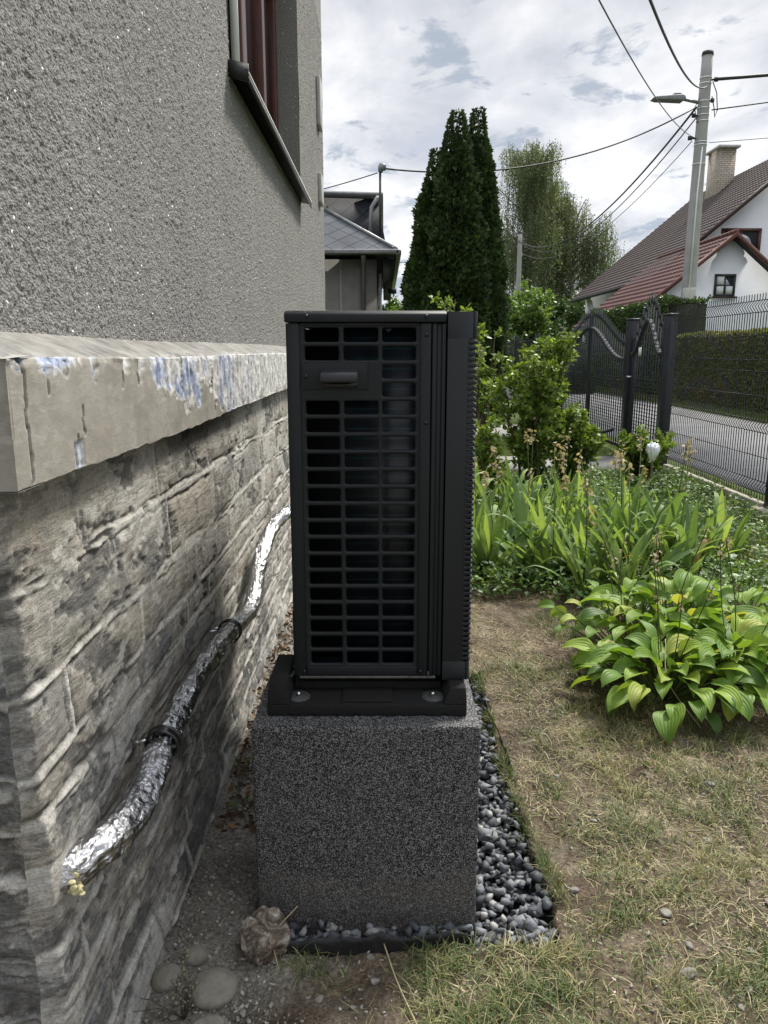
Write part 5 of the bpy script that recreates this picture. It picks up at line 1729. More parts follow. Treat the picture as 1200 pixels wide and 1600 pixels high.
SPRAY = np.array([(0, 0, 0), (-.30, .35, .05), (-.12, .4, .1), (-.34, .8, .05), (0, .55, .08), (0.02, 1.0, .0), (.12, .4, .1), (.34, .78, .05), (.30, .35, .05)])
SPRAYF = np.array([(0, 4, 2, 1), (1, 2, 4, 3), (0, 8, 6, 4), (8, 7, 4, 6), (3, 4, 5, 5)][:4])


def thuja(x, y, h, r0, seed, lab, n=17000, tipx=0.0, m='thuja', name='arborvitae', cat='conifer', size=.13, shape=0.62):
    t = thing(name, (x, y, 0), lab, cat)
    r_ = np.random.default_rng(seed)
    MB().tube([(x, y, -.1), (x, y, h * .4), (x + tipx * .6, y, h * .75), (x + tipx, y, h * .93)], [.10, .08, .05, .012], 8).build('trunk', M['bark'], t)

    def rad(z, a):
        q_ = np.clip(z / h, 0, 1)
        base = r0 * (.72 + .36 * (1 - q_)) * np.clip((1 - q_) / .50, 0, 1) ** (shape * 1.45)
        lump = 1 + 0.5 * (fbm(a * 1.9 + seed, z * 1.5 + seed, seed, 3) - .5) + 0.6 * (fbm(a * 4, z * 3.2, seed + 1, 3) - .5)
        return base * lump + .015
    # dark inner body of twigs
    zz_ = np.linspace(0.1, h * .90, 60); aa = np.linspace(0, 2 * np.pi, 29)[:-1]
    Z_, A_ = np.meshgrid(zz_, aa, indexing='ij')
    Rr = rad(Z_, A_ / (2 * np.pi) * 6.0 if False else np.minimum(A_, 2 * np.pi - A_)) * 0.80 * np.clip((h * .9 - Z_) / (h * .12), 0, 1) ** .5
    Vc = np.stack([x + tipx * (Z_ / h) ** 1.5 + Rr * np.cos(A_), y + Rr * np.sin(A_), Z_], -1)
    i = np.arange(59)[:, None]; j = np.arange(28)[None]
    Fc = np.stack([(i * 28 + j).ravel(), (i * 28 + (j + 1) % 28).ravel(), ((i + 1) * 28 + (j + 1) % 28).ravel(), ((i + 1) * 28 + j).ravel()], 1)
    mk('inner_branches', Vc, Fc, M['hedgecore'], t, smooth=True)
    q_ = 1 - np.sqrt(1 - r_.random(n) * 0.985)
    z = np.minimum(q_ * 1.10, 1 - .03 * r_.random(n)) * h * .985
    a = r_.uniform(0, 2 * np.pi, n)
    am = np.minimum(a, 2 * np.pi - a)
    Rr = rad(z, am) * (0.80 + 0.24 * r_.random(n))
    p = np.stack([x + tipx * (z / h) ** 1.5 + Rr * np.cos(a), y + Rr * np.sin(a), z], 1)
    out = np.stack([np.cos(a), np.sin(a), np.zeros(n)], 1)
    d = out * .55 + np.array([0, 0, 1.0]) * .85 + r_.normal(0, .32, (n, 3))
    side = np.cross(out, [0, 0, 1.0])
    up = side * r_.choice([-1, 1], n)[:, None] + out * .5 + r_.normal(0, .5, (n, 3))
    fr = frames(d + np.array([0, 0, 2.0]) * np.clip(1 - (1 - z / h) / .1, 0, 1)[:, None], up)
    V, F = scatter(SPRAY, SPRAYF, p, fr, r_.uniform(.6, 1.25, n) * size * (.5 + .5 * np.clip((1 - z / h) / .25, 0, 1)))
    T = np.clip(r_.normal(.45, .2, n) + .5 * (fbm(am * 4, z * 3, seed + 3, 2) - .5), 0, 1)
    mk('crown', V, F, M[m], t, attrs={'tint': np.repeat(T, 9)})
    return t


thuja(1.50, 16.6, 6.42, 0.66, 3, 'dark green columnar arborvitae, the middle and foremost of the three', tipx=-0.02, n=24000, shape=.48)
thuja(1.06, 17.0, 5.75, 0.62, 5, 'dark green columnar arborvitae, the shortest and leftmost of the three', tipx=.06, n=20000, shape=.48)
thuja(1.97, 17.1, 6.60, 0.62, 8, 'dark green columnar arborvitae, the tallest and rightmost of the three', tipx=0.0, n=24000, shape=.48)
thuja(6.25, 25.6, 2.05, 0.62, 9, 'small rounded conical conifer standing behind the driveway gate', n=5000, m='bright2' if 'bright2' in M else 'ivy', name='small_conifer', size=.12, shape=.5)


def birch(x, y, h, w, seed, lab, strands=900):
    t = thing('birch_tree', (x, y, 0), lab, 'birch tree')
    r_ = np.random.default_rng(seed)
    MB().tube([(x, y, -.1), (x + .2, y, h * .3), (x - .1, y, h * .6), (x + .1, y, h * .93)], [.28, .2, .12, .03], 8).build('trunk', M['birchbark'], t)
    P_ = []; Dd = []; mb = MB(); tw = MB()
    ends = []
    for k in range(34):
        z0 = h * r_.uniform(.30, .88) ** .8; a = r_.uniform(0, 2 * math.pi)
        q_ = z0 / h
        L = w * (1.1 - 0.75 * max(0, q_ - .45) / .55) * r_.uniform(.55, 1.0)
        pts_ = []
        for i in range(7):
            s_ = i / 6
            pts_.append((x + math.cos(a) * L * s_, y + math.sin(a) * L * s_, min(z0 + (h * .13) * (s_ ** .8) + h * .05 * s_, h * .985)))
        mb.tube(pts_, [.07 * (1 - .8 * i / 6) for i in range(7)], 5)
        ends.append(pts_)
    mb.build('limbs', M['bark'], t, fixn=False)
    for s_ in range(strands):
        e = ends[r_.integers(len(ends))]
        f = r_.uniform(.25, 1); i = min(int(f * 6), 5)
        b0 = np.array(e[i]) * (1 - (f * 6 - i)) + np.array(e[i + 1]) * (f * 6 - i) + r_.normal(0, .35, 3) * [1, 1, .3]
        L = r_.uniform(1.5, 5.5) * (0.5 + 0.5 * r_.random())
        L = min(L, b0[2] - h * .12)
        m_ = int(L / .15) + 2
        tt_ = np.linspace(0, 1, m_)
        sway = r_.normal(0, .16, 2)
        pp2 = b0 + np.stack([sway[0] * tt_ * L * .5, sway[1] * tt_ * L * .5, -tt_ * L + .25 * np.sin(tt_ * 3) * .2], 1)
        P_.append(pp2 + r_.normal(0, .05, pp2.shape)); Dd.append(np.tile([0, 0, -1.0], (m_, 1)))
        if s_ % 3 == 0: tw.tube([tuple(pp2[0]), tuple(pp2[len(pp2) // 2]), tuple(pp2[-1])], .008, 3, cap=False)
    tw.build('twigs', M['bark'], t, fixn=False)
    P_ = np.concatenate(P_); Dd = np.concatenate(Dd) + r_.normal(0, .55, (len(P_), 3))
    V, F, T = leafset(P_, Dd, r_.uniform(.09, .17, len(P_)), r_, kind='Q', up=r_.normal(0, 1, (len(P_), 3)))
    mk('crown', V, F, M['birch'], t, attrs={'tint': T})


birch(11.3, 62, 16.8, 4.4, 1, 'tall weeping birch tree, the taller one on the left', 2300)
birch(15.0, 63, 13.4, 4.2, 2, 'weeping birch tree, the lower one on the right beside the far house', 1700)
birch(13.0, 64.5, 14.8, 3.4, 5, 'weeping birch tree filling the gap between the other two birches', 1700)
birch(8.3, 68, 15.5, 2.2, 3, 'slender birch tree mostly hidden behind the dark conifers', 900)


def bushy(name, x, y, h, w, seed, lab, n, m, size, cat, zmin=0.25, kind='Q', stems=9, branchm='bark', density=1, dd=.5):
    """upright loose shrub or small tree: stems, and leaves spread along many shoots"""
    t = thing(name, (x, y, 0), lab, cat)
    r_ = np.random.default_rng(seed)
    mb = MB(); P_ = []; D_ = []
    z00 = float(gh(x, y))
    shoots = max(8, int(n / 34))
    mains = []
    for k in range(stems):
        a = r_.uniform(0, 2 * math.pi); sp_ = r_.uniform(.15, .85) * w
        hh = h * r_.uniform(.7, 1.0) * (1 - .35 * sp_ / w)
        pts_ = [np.array([x + math.cos(a) * sp_ * (s_ ** 1.2) + .03 * r_.normal(), y + math.sin(a) * sp_ * (s_ ** 1.2) + .03 * r_.normal(), z00 - .02 + hh * s_]) for s_ in np.linspace(0, 1, 7)]
        mains.append(pts_)
        r0 = .007 + .006 * h
        mb.tube([tuple(q_) for q_ in pts_], [r0 * (1 - .8 * i / 6) for i in range(7)], 5)
    for k in range(shoots):
        mn = mains[r_.integers(len(mains))]
        f = r_.uniform(zmin, 1.0) ** .8; i = min(int(f * 6), 5)
        b0 = mn[i] * (1 - (f * 6 - i)) + mn[i + 1] * (f * 6 - i)
        a = r_.uniform(0, 2 * math.pi)
        d_ = np.array([math.cos(a), math.sin(a), r_.uniform(.25, 1.3)]); d_ /= np.linalg.norm(d_)
        L = w * r_.uniform(.25, .62) * (1.15 - .5 * f)
        e = b0 + d_ * L + np.array([0, 0, .1 * L])
        mid = (b0 + e) / 2 + r_.normal(0, .03 * L, 3)
        mb.tube([tuple(b0), tuple(mid), tuple(e)], [.0025 * (1 + h * .5), .002, .001], 4, cap=False)
        m_ = 34
        s_ = r_.uniform(.15, 1.0, m_)[:, None]
        q_ = b0 * (1 - s_) ** 2 + 2 * mid * s_ * (1 - s_) + e * s_ ** 2
        P_.append(q_ + r_.normal(0, size * .25, q_.shape)); D_.append(d_ * .6 + unit(r_.normal(size=(m_, 3))) * .9)
    mb.build('stems', M[branchm], t, fixn=False)
    P_ = np.concatenate(P_); D_ = np.concatenate(D_)
    k = P_[:, 2] > z00 + .03
    P_, D_ = P_[k], D_[k]
    V, F, T = leafset(P_, D_, r_.uniform(.55, 1.25, len(P_)) * size, r_, kind=kind, up=np.tile([0, -.2, 1.0], (len(P_), 1)) + r_.normal(0, dd, (len(P_), 3)))
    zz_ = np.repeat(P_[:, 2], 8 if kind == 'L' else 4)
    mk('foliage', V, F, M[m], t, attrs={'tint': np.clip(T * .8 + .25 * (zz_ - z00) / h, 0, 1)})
    return t


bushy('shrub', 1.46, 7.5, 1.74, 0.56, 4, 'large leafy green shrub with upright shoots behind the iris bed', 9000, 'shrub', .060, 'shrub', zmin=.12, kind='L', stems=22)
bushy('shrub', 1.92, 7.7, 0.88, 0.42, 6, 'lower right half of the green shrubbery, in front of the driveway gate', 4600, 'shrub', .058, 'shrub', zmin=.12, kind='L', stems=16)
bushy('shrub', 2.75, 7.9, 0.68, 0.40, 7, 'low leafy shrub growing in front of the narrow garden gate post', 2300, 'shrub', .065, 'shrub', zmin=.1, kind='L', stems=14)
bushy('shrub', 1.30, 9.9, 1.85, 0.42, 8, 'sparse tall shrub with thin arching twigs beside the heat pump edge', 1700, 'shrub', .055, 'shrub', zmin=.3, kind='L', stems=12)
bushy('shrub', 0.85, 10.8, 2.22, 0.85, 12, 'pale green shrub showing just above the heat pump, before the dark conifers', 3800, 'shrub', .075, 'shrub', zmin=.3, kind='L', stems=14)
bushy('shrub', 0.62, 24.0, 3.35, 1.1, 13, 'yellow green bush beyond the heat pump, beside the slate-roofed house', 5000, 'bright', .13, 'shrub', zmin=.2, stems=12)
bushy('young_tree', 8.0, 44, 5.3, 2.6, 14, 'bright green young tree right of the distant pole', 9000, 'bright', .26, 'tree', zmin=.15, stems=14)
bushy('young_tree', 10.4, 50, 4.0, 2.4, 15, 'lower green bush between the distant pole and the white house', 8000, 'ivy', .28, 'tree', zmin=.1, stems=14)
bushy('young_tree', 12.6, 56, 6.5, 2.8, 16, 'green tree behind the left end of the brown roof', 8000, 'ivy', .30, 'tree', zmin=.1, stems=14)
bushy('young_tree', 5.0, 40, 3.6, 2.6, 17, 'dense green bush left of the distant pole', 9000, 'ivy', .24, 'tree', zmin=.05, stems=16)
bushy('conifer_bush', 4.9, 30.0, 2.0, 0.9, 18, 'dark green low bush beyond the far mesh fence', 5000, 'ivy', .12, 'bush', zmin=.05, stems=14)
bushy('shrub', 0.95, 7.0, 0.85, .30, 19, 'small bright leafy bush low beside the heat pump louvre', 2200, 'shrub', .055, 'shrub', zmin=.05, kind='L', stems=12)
# far tree line
r_ = np.random.default_rng(77)
Pf = []
n = 26000
x = r_.uniform(-40, 60, n); 
hgt = 5.5 + 4.5 * fbm(x * .12, x * 0 + 3, 2, 4)
z = hgt * r_.random(n) ** .7
y = 95 + 4 * r_.random(n) + 5 * (fbm(x * .2, z * .3, 1, 2) - .5)
Pn = np.stack([x, y, z], 1)
V, F, T = leafset(Pn, rdir(n, r_), r_.uniform(.5, 1.1, n), r_, kind='Q', up=r_.normal(size=(n, 3)))
fw = mk('far_wood', V, F, M['ivy'], attrs={'tint': T})
tag(fw, kind='stuff')

# ================================================================== garden bed: irises
M['iris'] = leafmat('iris_blades', [(0.0, (0.065, 0.12, 0.04)), (0.45, (0.16, 0.26, 0.09)), (0.8, (0.34, 0.46, 0.15)), (0.97, (0.27, 0.34, 0.10)), (1.0, (0.33, 0.22, 0.08))], 0.38, 0.4, veins=70)
M['dryflower'] = leafmat('withered_petals', [(0.0, (0.16, 0.12, 0.07)), (0.5, (0.40, 0.33, 0.22)), (1.0, (0.62, 0.55, 0.42))], 0.3, 0.8)
M['stalk'] = leafmat('green_stalks', [(0.0, (0.05, 0.07, 0.02)), (1.0, (0.14, 0.17, 0.05))], 0.1, 0.6)


def ribbon(base, az, lean, L, w, bend, twist, nseg=9, fold=.25, tipbend=0.0):
    """sword leaf: 3 verts across; returns verts and across-coordinate"""
    V = []; U = []
    p = np.array(base, float); ang = lean
    h_ = np.array([math.cos(az), math.sin(az), 0.0])
    for i in range(nseg + 1):
        s_ = i / nseg
        d = h_ * math.sin(ang) + np.array([0, 0, 1.0]) * math.cos(ang)
        ww = w * (1 - max(0, (s_ - .55) / .45) ** 1.8) * (.72 + .28 * min(1, s_ * 4)) * .5 + .0006
        ta = twist * s_
        side0 = np.array([-h_[1], h_[0], 0.0])
        nrm = np.cross(side0, d)
        side = side0 * math.cos(ta) + nrm * math.sin(ta)
        n2 = np.cross(side, d)
        V += [p - side * ww, p + n2 * ww * fold, p + side * ww]
        U += [0, .5, 1]
        p = p + d * L / nseg
        ang += bend / nseg * (0.3 + 1.6 * s_) + (tipbend / nseg * 4 if s_ > .62 else 0)
    F = []
    for i in range(nseg):
        for j in range(2):
            a = i * 3 + j
            F.append((a, a + 1, a + 4, a + 3))
    return V, U, F


class RB:
    def __init__(s): s.V = []; s.F = []; s.U = []; s.T = []; s.n = 0
    def add(s, V, U, F, t):
        s.V += list(V); s.U += list(U); s.F += [[i + s.n for i in f] for f in F]; s.T += [t] * len(V); s.n += len(V)
    def build(s, name, m, parent=None):
        return mk(name, np.array(s.V), np.array(s.F), m, parent, smooth=True, attrs={'tint': s.T, 'lu': s.U})


def iris(x, y, r_, nl, hL, lab, stalk=0, azf=None):
    t = thing('iris_plant', (x, y, float(gh(x, y))), lab, 'iris', 'irises in the garden bed')
    z0 = float(gh(x, y)) - .01
    rb = RB()
    fans = max(1, nl // 6)
    for f in range(fans):
        fa = r_.uniform(0, 2 * math.pi); fx, fy = x + r_.normal(0, .05), y + r_.normal(0, .05)
        k = nl // fans
        for i in range(k):
            s_ = (i / max(1, k - 1) - .5) * 2
            L = hL * r_.uniform(.75, 1.1) * (1 - .3 * abs(s_))
            az = fa if s_ > 0 else fa + math.pi
            droop = r_.random() < .38
            V, U, F = ribbon((fx + math.cos(fa) * .02 * s_, fy + math.sin(fa) * .02 * s_, z0), az + r_.normal(0, .2), abs(s_) * .55 + abs(r_.normal(0, .14)), L, r_.uniform(.030, .052),
                             r_.uniform(.2, .8) + (.8 if droop else 0), r_.normal(0, .5), tipbend=(r_.uniform(.5, 1.1) if droop else 0))
            rb.add(V, U, F, float(np.clip(r_.normal(.46, .24), 0, .82) if r_.random() > .02 else 1.0))
    rb.build('leaves', M['iris'], t)
    for s_ in range(stalk):
        a = r_.uniform(0, 2 * math.pi); L = hL * r_.uniform(1.0, 1.3)
        top = np.array([x + .12 * math.cos(a) * r_.random(), y + .1 * math.sin(a), z0 + L])
        b_ = np.array([x, y, z0])
        mb = MB().tube([tuple(b_), tuple((b_ + top) / 2 + [.01, 0, .02]), tuple(top)], [.004, .0035, .0025], 5)
        V = np.concatenate(mb.V)
        st = mk('flower_stalk', V, [np.array(v, np.int32) for v in mb.F.values()], M['stalk'], t, attrs={'tint': np.full(len(V), r_.random())})
        n = r_.integers(14, 26)
        pos = top + r_.normal(0, 1, (n, 3)) * [.012, .012, .03] + np.array([0, 0, -.02]) * r_.integers(0, 4, n)[:, None]
        V, F, T = leafset(pos, rdir(n, r_) * [1, 1, .6] + [0, 0, -.5], r_.uniform(.018, .04, n), r_, up=r_.normal(size=(n, 3)), kind='L', rollsd=1.5)
        mk('withered_flower', V, F, M['dryflower'], st, attrs={'tint': T})
    return t


ri = np.random.default_rng(21)
spots = []
for (x, y) in [(0.62, 4.38), (0.86, 4.28), (1.12, 4.12), (1.38, 4.05), (0.66, 4.75), (0.92, 4.62), (1.22, 4.55), (1.5, 4.5), (0.78, 5.2), (1.05, 5.05), (1.38, 4.95), (1.68, 4.85), (0.9, 5.6), (1.2, 5.5), (1.52, 5.35), (1.85, 5.2),
               (0.72, 5.85), (1.05, 6.0), (1.38, 5.9), (1.72, 5.8), (1.25, 6.4), (1.6, 6.35), (1.98, 5.7), (1.9, 4.75), (1.72, 4.35), (2.05, 4.45), (2.2, 5.05), (0.70, 6.4), (.74, 4.55), (1.0, 4.42), (1.26, 4.3), (1.5, 4.2), (.6, 5.0), (.92, 4.9), (1.2, 4.78), (1.52, 4.7), (1.8, 4.6), (1.0, 5.35), (1.3, 5.2), (1.62, 5.1), (.62, 5.5), (1.4, 5.65), (1.1, 5.8), (1.7, 5.55)]:
    spots.append((x + ri.normal(0, .05), y + ri.normal(0, .06)))
NEAR = []
for i, (x, y) in enumerate(spots):
    stalk = 1 if ri.random() < .42 else 0
    row = 'front edge' if y < 4.6 else ('front half' if y < 5.15 else ('middle' if y < 5.65 else 'back'))
    sd_ = 'left' if x < 0.95 else ('centre' if x < 1.5 else 'right')
    lb = 'iris with ' + ('withered flowers' if stalk else 'leaves only') + ', ' + row + ' of the bed, ' + {'left': 'beside the heat pump', 'centre': 'midway across', 'right': 'on the fence side'}[sd_]
    IR = iris(x, y, ri, int(ri.integers(12, 19)), ri.uniform(.46, .68) if x < 2 else .50, lb, stalk); NEAR.append((lb, IR))

single_out(NEAR)
# ================================================================== hostas
M['hosta'] = leafmat('hosta_leaves', [(0.0, (0.06, 0.12, 0.025)), (0.4, (0.14, 0.25, 0.04)), (0.75, (0.27, 0.39, 0.06)), (0.95, (0.42, 0.44, 0.10)), (1.0, (0.42, 0.34, 0.16))], 0.38, 0.5, veins=46, spec=.35)


def hosta_leaf(base, az, lean, Lp, L, w, droop, r_):
    nu, nv = 9, 11
    h_ = np.array([math.cos(az), math.sin(az), 0.0]); side = np.array([-h_[1], h_[0], 0.0])
    p = np.array(base, float); ang = lean
    for i in range(5):
        p = p + (h_ * math.sin(ang) + np.array([0, 0, 1.0]) * math.cos(ang)) * Lp / 5; ang += .12
    pet = (np.array(base, float), p.copy())
    V = []; U = []
    roll = r_.normal(0, .35)
    wavp = r_.uniform(0, 6)
    for j in range(nv):
        s_ = j / (nv - 1)
        ww = w * .5 * (math.sin(math.pi * min(1, s_ ** .72) * .985 + .03) ** .85) * (1.0 if s_ < .9 else .75) + .0005
        d = h_ * math.sin(ang) + np.array([0, 0, 1.0]) * math.cos(ang)
        nrm = np.cross(side, d); 
        sd = side * math.cos(roll) + nrm * math.sin(roll); nn = np.cross(sd, d)
        if nn[2] < 0: nn = -nn
        for i in range(nu):
            u = i / (nu - 1) * 2 - 1
            cup = (abs(u) ** 1.3) * ww * .42
            wav = .10 * ww * math.sin(s_ * 9 + wavp + u * 1.5) * abs(u)
            V.append(p + sd * u * ww + nn * (cup + wav)); U.append((u + 1) / 2)
        p = p + d * L / (nv - 1)
        ang += droop / (nv - 1) * (.4 + 1.5 * s_)
    F = []
    for j in range(nv - 1):
        for i in range(nu - 1):
            a = j * nu + i
            F.append((a, a + 1, a + nu + 1, a + nu))
    return V, U, F, pet


def hosta(x, y, R0, nl, r_, lab, Lf=(.095, .165), stalks=4, hz=.20):
    z0 = float(gh(x, y))
    t = thing('hosta_plant', (x, y, z0), lab, 'hosta', 'hostas at the near end of the bed')
    rb = RB(); mb = MB()
    for i in range(nl):
        f = (i + .5) / nl
        az = i * 2.39996 + r_.normal(0, .25)
        lean = .08 + 1.1 * f ** .8 + r_.normal(0, .1)
        L = r_.uniform(*Lf)
        b_ = (x + math.cos(az) * .05 * f, y + math.sin(az) * .05 * f, z0 - .01)
        Lp = (hz * (1.0 - .1 * f) + R0 * .35 * f) * r_.uniform(.75, 1.05)
        V, U, F, pet = hosta_leaf(b_, az, lean * .8, Lp, L, L * r_.uniform(.50, .66), r_.uniform(.9, 1.7), r_)
        rb.add(V, U, F, float(np.clip(r_.normal(.5, .2), 0, .9) if r_.random() > .06 else r_.uniform(.88, .97)))
        mb.tube([tuple(pet[0]), tuple(pet[1])], [.004, .003], 4, cap=False)
    rb.build('leaves', M['hosta'], t)
    V = np.concatenate(mb.V); mk('leaf_stems', V, [np.array(v, np.int32) for v in mb.F.values()], M['stalk'], t, attrs={'tint': np.full(len(V), .6)})
    for k in range(stalks):
        a = r_.uniform(0, 6.28)
        b_ = np.array([x, y, z0]); top = b_ + np.array([.16 * math.cos(a) + .05, .12 * math.sin(a), r_.uniform(.42, .62)])
        mid = (b_ + top) / 2 + r_.normal(0, .015, 3)
        mb = MB().tube([tuple(q_[:]) for q_ in catmull([tuple(b_), tuple(mid), tuple(top)], 6)], .0022, 4)
        V = np.concatenate(mb.V)
        st = mk('flower_stalk', V, [np.array(v, np.int32) for v in mb.F.values()], M['stalk'], t, attrs={'tint': np.full(len(V), .1)})
        n = 6; s_ = r_.uniform(.7, 1, n)[:, None]
        pos = mid * (1 - s_) + top * s_ + (top - mid) * 0
        V, F, T = leafset(pos, rdir(n, r_) + [0, 0, -.3], r_.uniform(.012, .028, n), r_, kind='L', rollsd=1.5)
        mk('seed_heads', V, F, M['dryflower'], st, attrs={'tint': T})


rh_ = np.random.default_rng(8)
hosta(1.12, 2.80, .34, 105, rh_, 'largest hosta with broad glossy yellow-green leaves, at the near corner of the bed')
hosta(1.43, 2.88, .34, 95, rh_, 'hosta with broad green leaves cut off by the right edge of the photo', stalks=3)
hosta(1.30, 3.22, .32, 80, rh_, 'hosta with upright yellow-green leaves behind the two front hostas', stalks=5, hz=.28)
hosta(1.10, 3.30, .22, 30, rh_, 'small sparse hosta with pale leaves and thin stalks, nearest the irises', Lf=(.08, .12), stalks=4, hz=.28)
hosta(1.66, 3.36, .32, 34, rh_, 'hosta partly outside the picture behind the right-hand plants', stalks=2)

# ground cover
M['cover'] = leafmat('ground_cover_leaves', [(0.0, (0.035, 0.075, 0.02)), (0.5, (0.085, 0.16, 0.035)), (0.85, (0.17, 0.28, 0.055)), (1.0, (0.24, 0.22, 0.06))], 0.3)
rc = np.random.default_rng(31)
n = 38000
x = rc.uniform(.45, 3.2, n); y = rc.uniform(3.2, 8.2, n)
front = 4.05 - 0.75 * sst(.9, 1.3, x) - .55 * sst(1.3, 1.6, x) + .22 * (fbm(x * 4, y * 2, 1, 3) - .5)
k = (y > front) & (rc.random(n) < np.where((x > 2.2) & (y < 7), .35, 1)) & ~((x < .9) & (y > 6.9))
x, y = x[k], y[k]
hh = .03 + .16 * fbm(x * 3, y * 3, 2, 3)
p = np.stack([x, y, gh(x, y) + hh * rc.random(len(x)) + .01], 1)
V, F, T = leafset(p, rdir(len(p), rc) * [1, 1, .4] + [0, 0, .25], rc.uniform(.022, .05, len(p)), rc, kind='L', rollsd=.5)
gc = mk('ground_cover', V, F, M['cover'], attrs={'tint': T})
tag(gc, kind='stuff')
# few low weeds on the path and by the wall
M['weed'] = leafmat('weed_leaves', [(0.0, (0.045, 0.075, 0.03)), (0.5, (0.09, 0.14, 0.05)), (1.0, (0.17, 0.22, 0.08))], 0.3)
for i, (x, y, n, s, lb) in enumerate([(-0.445, 2.28, 22, .030, 'small green weed growing between wall and support foot'), (-0.42, 2.05, 12, .028, 'tiny weed at the foot of the wall below the clamp'),
                                      (0.40, 3.02, 26, .035, 'low green weed at the far right corner of the gravel bed'), (0.36, 2.55, 18, .03, 'low green weed on the right edge of the gravel bed'),
                                      (0.83, 2.95, 22, .03, 'low green weed beside the dry patch left of the hosta'), (1.02, 2.68, 30, .032, 'compound-leaved weed in front of the largest hosta'),
                                      (0.88, 2.30, 14, .03, 'small grassy weed in the middle of the dry path')]):
    t = thing('weed', (x, y, float(gh(x, y))), lb, 'weed')
    z = float(gh(x, y))
    p = np.stack([x + rc.normal(0, s, n), y + rc.normal(0, s, n), z + .008 + np.abs(rc.normal(0, s * .6, n))], 1)
    V, F, T = leafset(p, (p - [x, y, z - .02]) / s + rdir(n, rc) * .4, rc.uniform(.6, 1.2, n) * s, rc, kind='L', rollsd=.4)
    mk('leaves', V, F, M['weed'], t, attrs={'tint': T})
    mb = MB()
    for q_ in p[::2]: mb.tube([(x, y, z), tuple(q_)], .001, 3, cap=False)
    mb.build('stems', M['bark'], t, fixn=False)
# dead leaves and mulch behind, by the wall
n = 1500
x = rc.uniform(-.5, -.22, n); y = rc.uniform(1.95, 4.2, n)
p = np.stack([x, y, gh(x, y) + .004 + .05 * rc.random(n) * sst(2.0, 2.8, y)], 1)
M['mulch'] = leafmat('brown_dead_leaves', [(0.0, (0.035, 0.018, 0.012)), (0.6, (0.10, 0.055, 0.03)), (0.9, (0.20, 0.11, 0.045)), (1.0, (0.34, 0.19, 0.06))], 0.1, 0.8)
V, F, T = leafset(p, rdir(n, rc) * [1, 1, .5], rc.uniform(.012, .03, n), rc, kind='L', rollsd=1.2)
o = mk('dead_leaves', V, F, M['mulch'], attrs={'tint': T}); tag(o, kind='stuff')
# white bag on a stick, dry weed
t = thing('plant_stake', (2.20, 6.15, 0), 'thin stake with a crumpled white plastic bag tied over its top, behind the irises', 'stake')
MB().tube([(2.20, 6.15, 0), (2.20, 6.15, .56)], .008, 6).build('stick', M['bark'], t)
bm = bmesh.new(); bmesh.ops.create_icosphere(bm, subdivisions=4, radius=1)
v = np.array([q_.co[:] for q_ in bm.verts]); f = np.array([[q_.index for q_ in g_.verts] for g_ in bm.faces]); bm.free()
v *= (1 + .9 * (np.abs(fbm(v[:, 0] * 3 + v[:, 2], v[:, 1] * 3, 2, 3) - .5)) - .1 * (v[:, 2] > .6))[:, None]
v[:, 0] *= np.where(v[:, 2] > 0, 1 + .15 * v[:, 2], 1 + .45 * v[:, 2]); v[:, 1] *= np.where(v[:, 2] > 0, 1, 1 + .45 * v[:, 2])
v[:, 2] += -.25 * np.exp(-(v[:, 0] / .25) ** 2) * (v[:, 2] > .5)
mk('bag', v * [.045, .04, .075] + [2.20, 6.15, .57], f, vary('white_plastic_bag', (0.62, 0.63, 0.65), (0.8, 0.81, 0.83), 40, 0.35, bs=.5, bd=.01, bscale=50), t, smooth=True)
t = thing('dry_weed', (-0.42, 1.33, 0), 'dry weed with beady grey-green seed heads rising in front of the round cobbles', 'weed')
mb = MB(); bd = []
r_ = np.random.default_rng(4)
for (dx, dy, h) in [(0.0, 0.03, .13), (-.015, 0.0, .09), (.02, .02, .075)]:
    top = np.array([-.42 + dx, 1.33 + dy, h])
    mb.tube([(-.42, 1.33, -.01), tuple((np.array([-.42, 1.33, 0]) + top) / 2 + [.004, 0, 0]), tuple(top)], [.003, .0025, .0015], 5)
    for q_ in range(16):
        s_ = r_.uniform(.35, 1.05); c_ = np.array([-.42, 1.33, 0]) * (1 - s_) + top * s_ + r_.normal(0, .006, 3)
        bd.append(c_)
for k in range(6):
    a = r_.uniform(-.6, 2.2); L = r_.uniform(.06, .14)
    mb.tube([(-.42, 1.33, 0), (-.42 - math.cos(a) * L * .5, 1.33 - math.sin(a) * .03, L * .35), (-.42 - math.cos(a) * L, 1.33 - math.sin(a) * .06, L * .45)], .001, 3)
mb.build('stems', M['bark'], t, fixn=False)
V, F = scatter(*HT[2], np.array(bd), frames(rdir(len(bd), r_)), r_.uniform(.003, .0055, len(bd)))
mk('seed_heads', V, F, vary('grey_green_seed', (0.13, 0.12, 0.08), (0.24, 0.22, 0.15), 60, 0.8), t)
for i, (a, b_, c_, lb) in enumerate([((1.13, 2.86, .24), (1.10, 2.72, .12), (1.17, 2.56, .01), 'long pale dry stalk leaning out of the largest hosta'),
                                 ((0.0, 1.50, .03), (0.03, 1.40, .02), (0.07, 1.30, .01), 'straw stalk lying on the soil in front of the speckled block'),
                                 ((-0.235, 1.44, .01), (-0.25, 1.48, .07), (-0.20, 1.52, .115), 'thin bent straw standing beside the quartz rock'),
                                 ((-.17, 1.345, .012), (-.1, 1.33, .03), (-.03, 1.35, .012), 'thin dark twig lying beside the largest cobble')][:3]):
    mb = MB().tube([tuple(q_[:]) for q_ in catmull([a, b_, c_], 8)], .0019 if i != 2 else .0011, 5)
    o = mb.build('dry_stalk', vary('straw', (0.35, 0.29, 0.17), (0.45, 0.38, 0.24), 30, .8)); tag(o, lb, 'stalk')

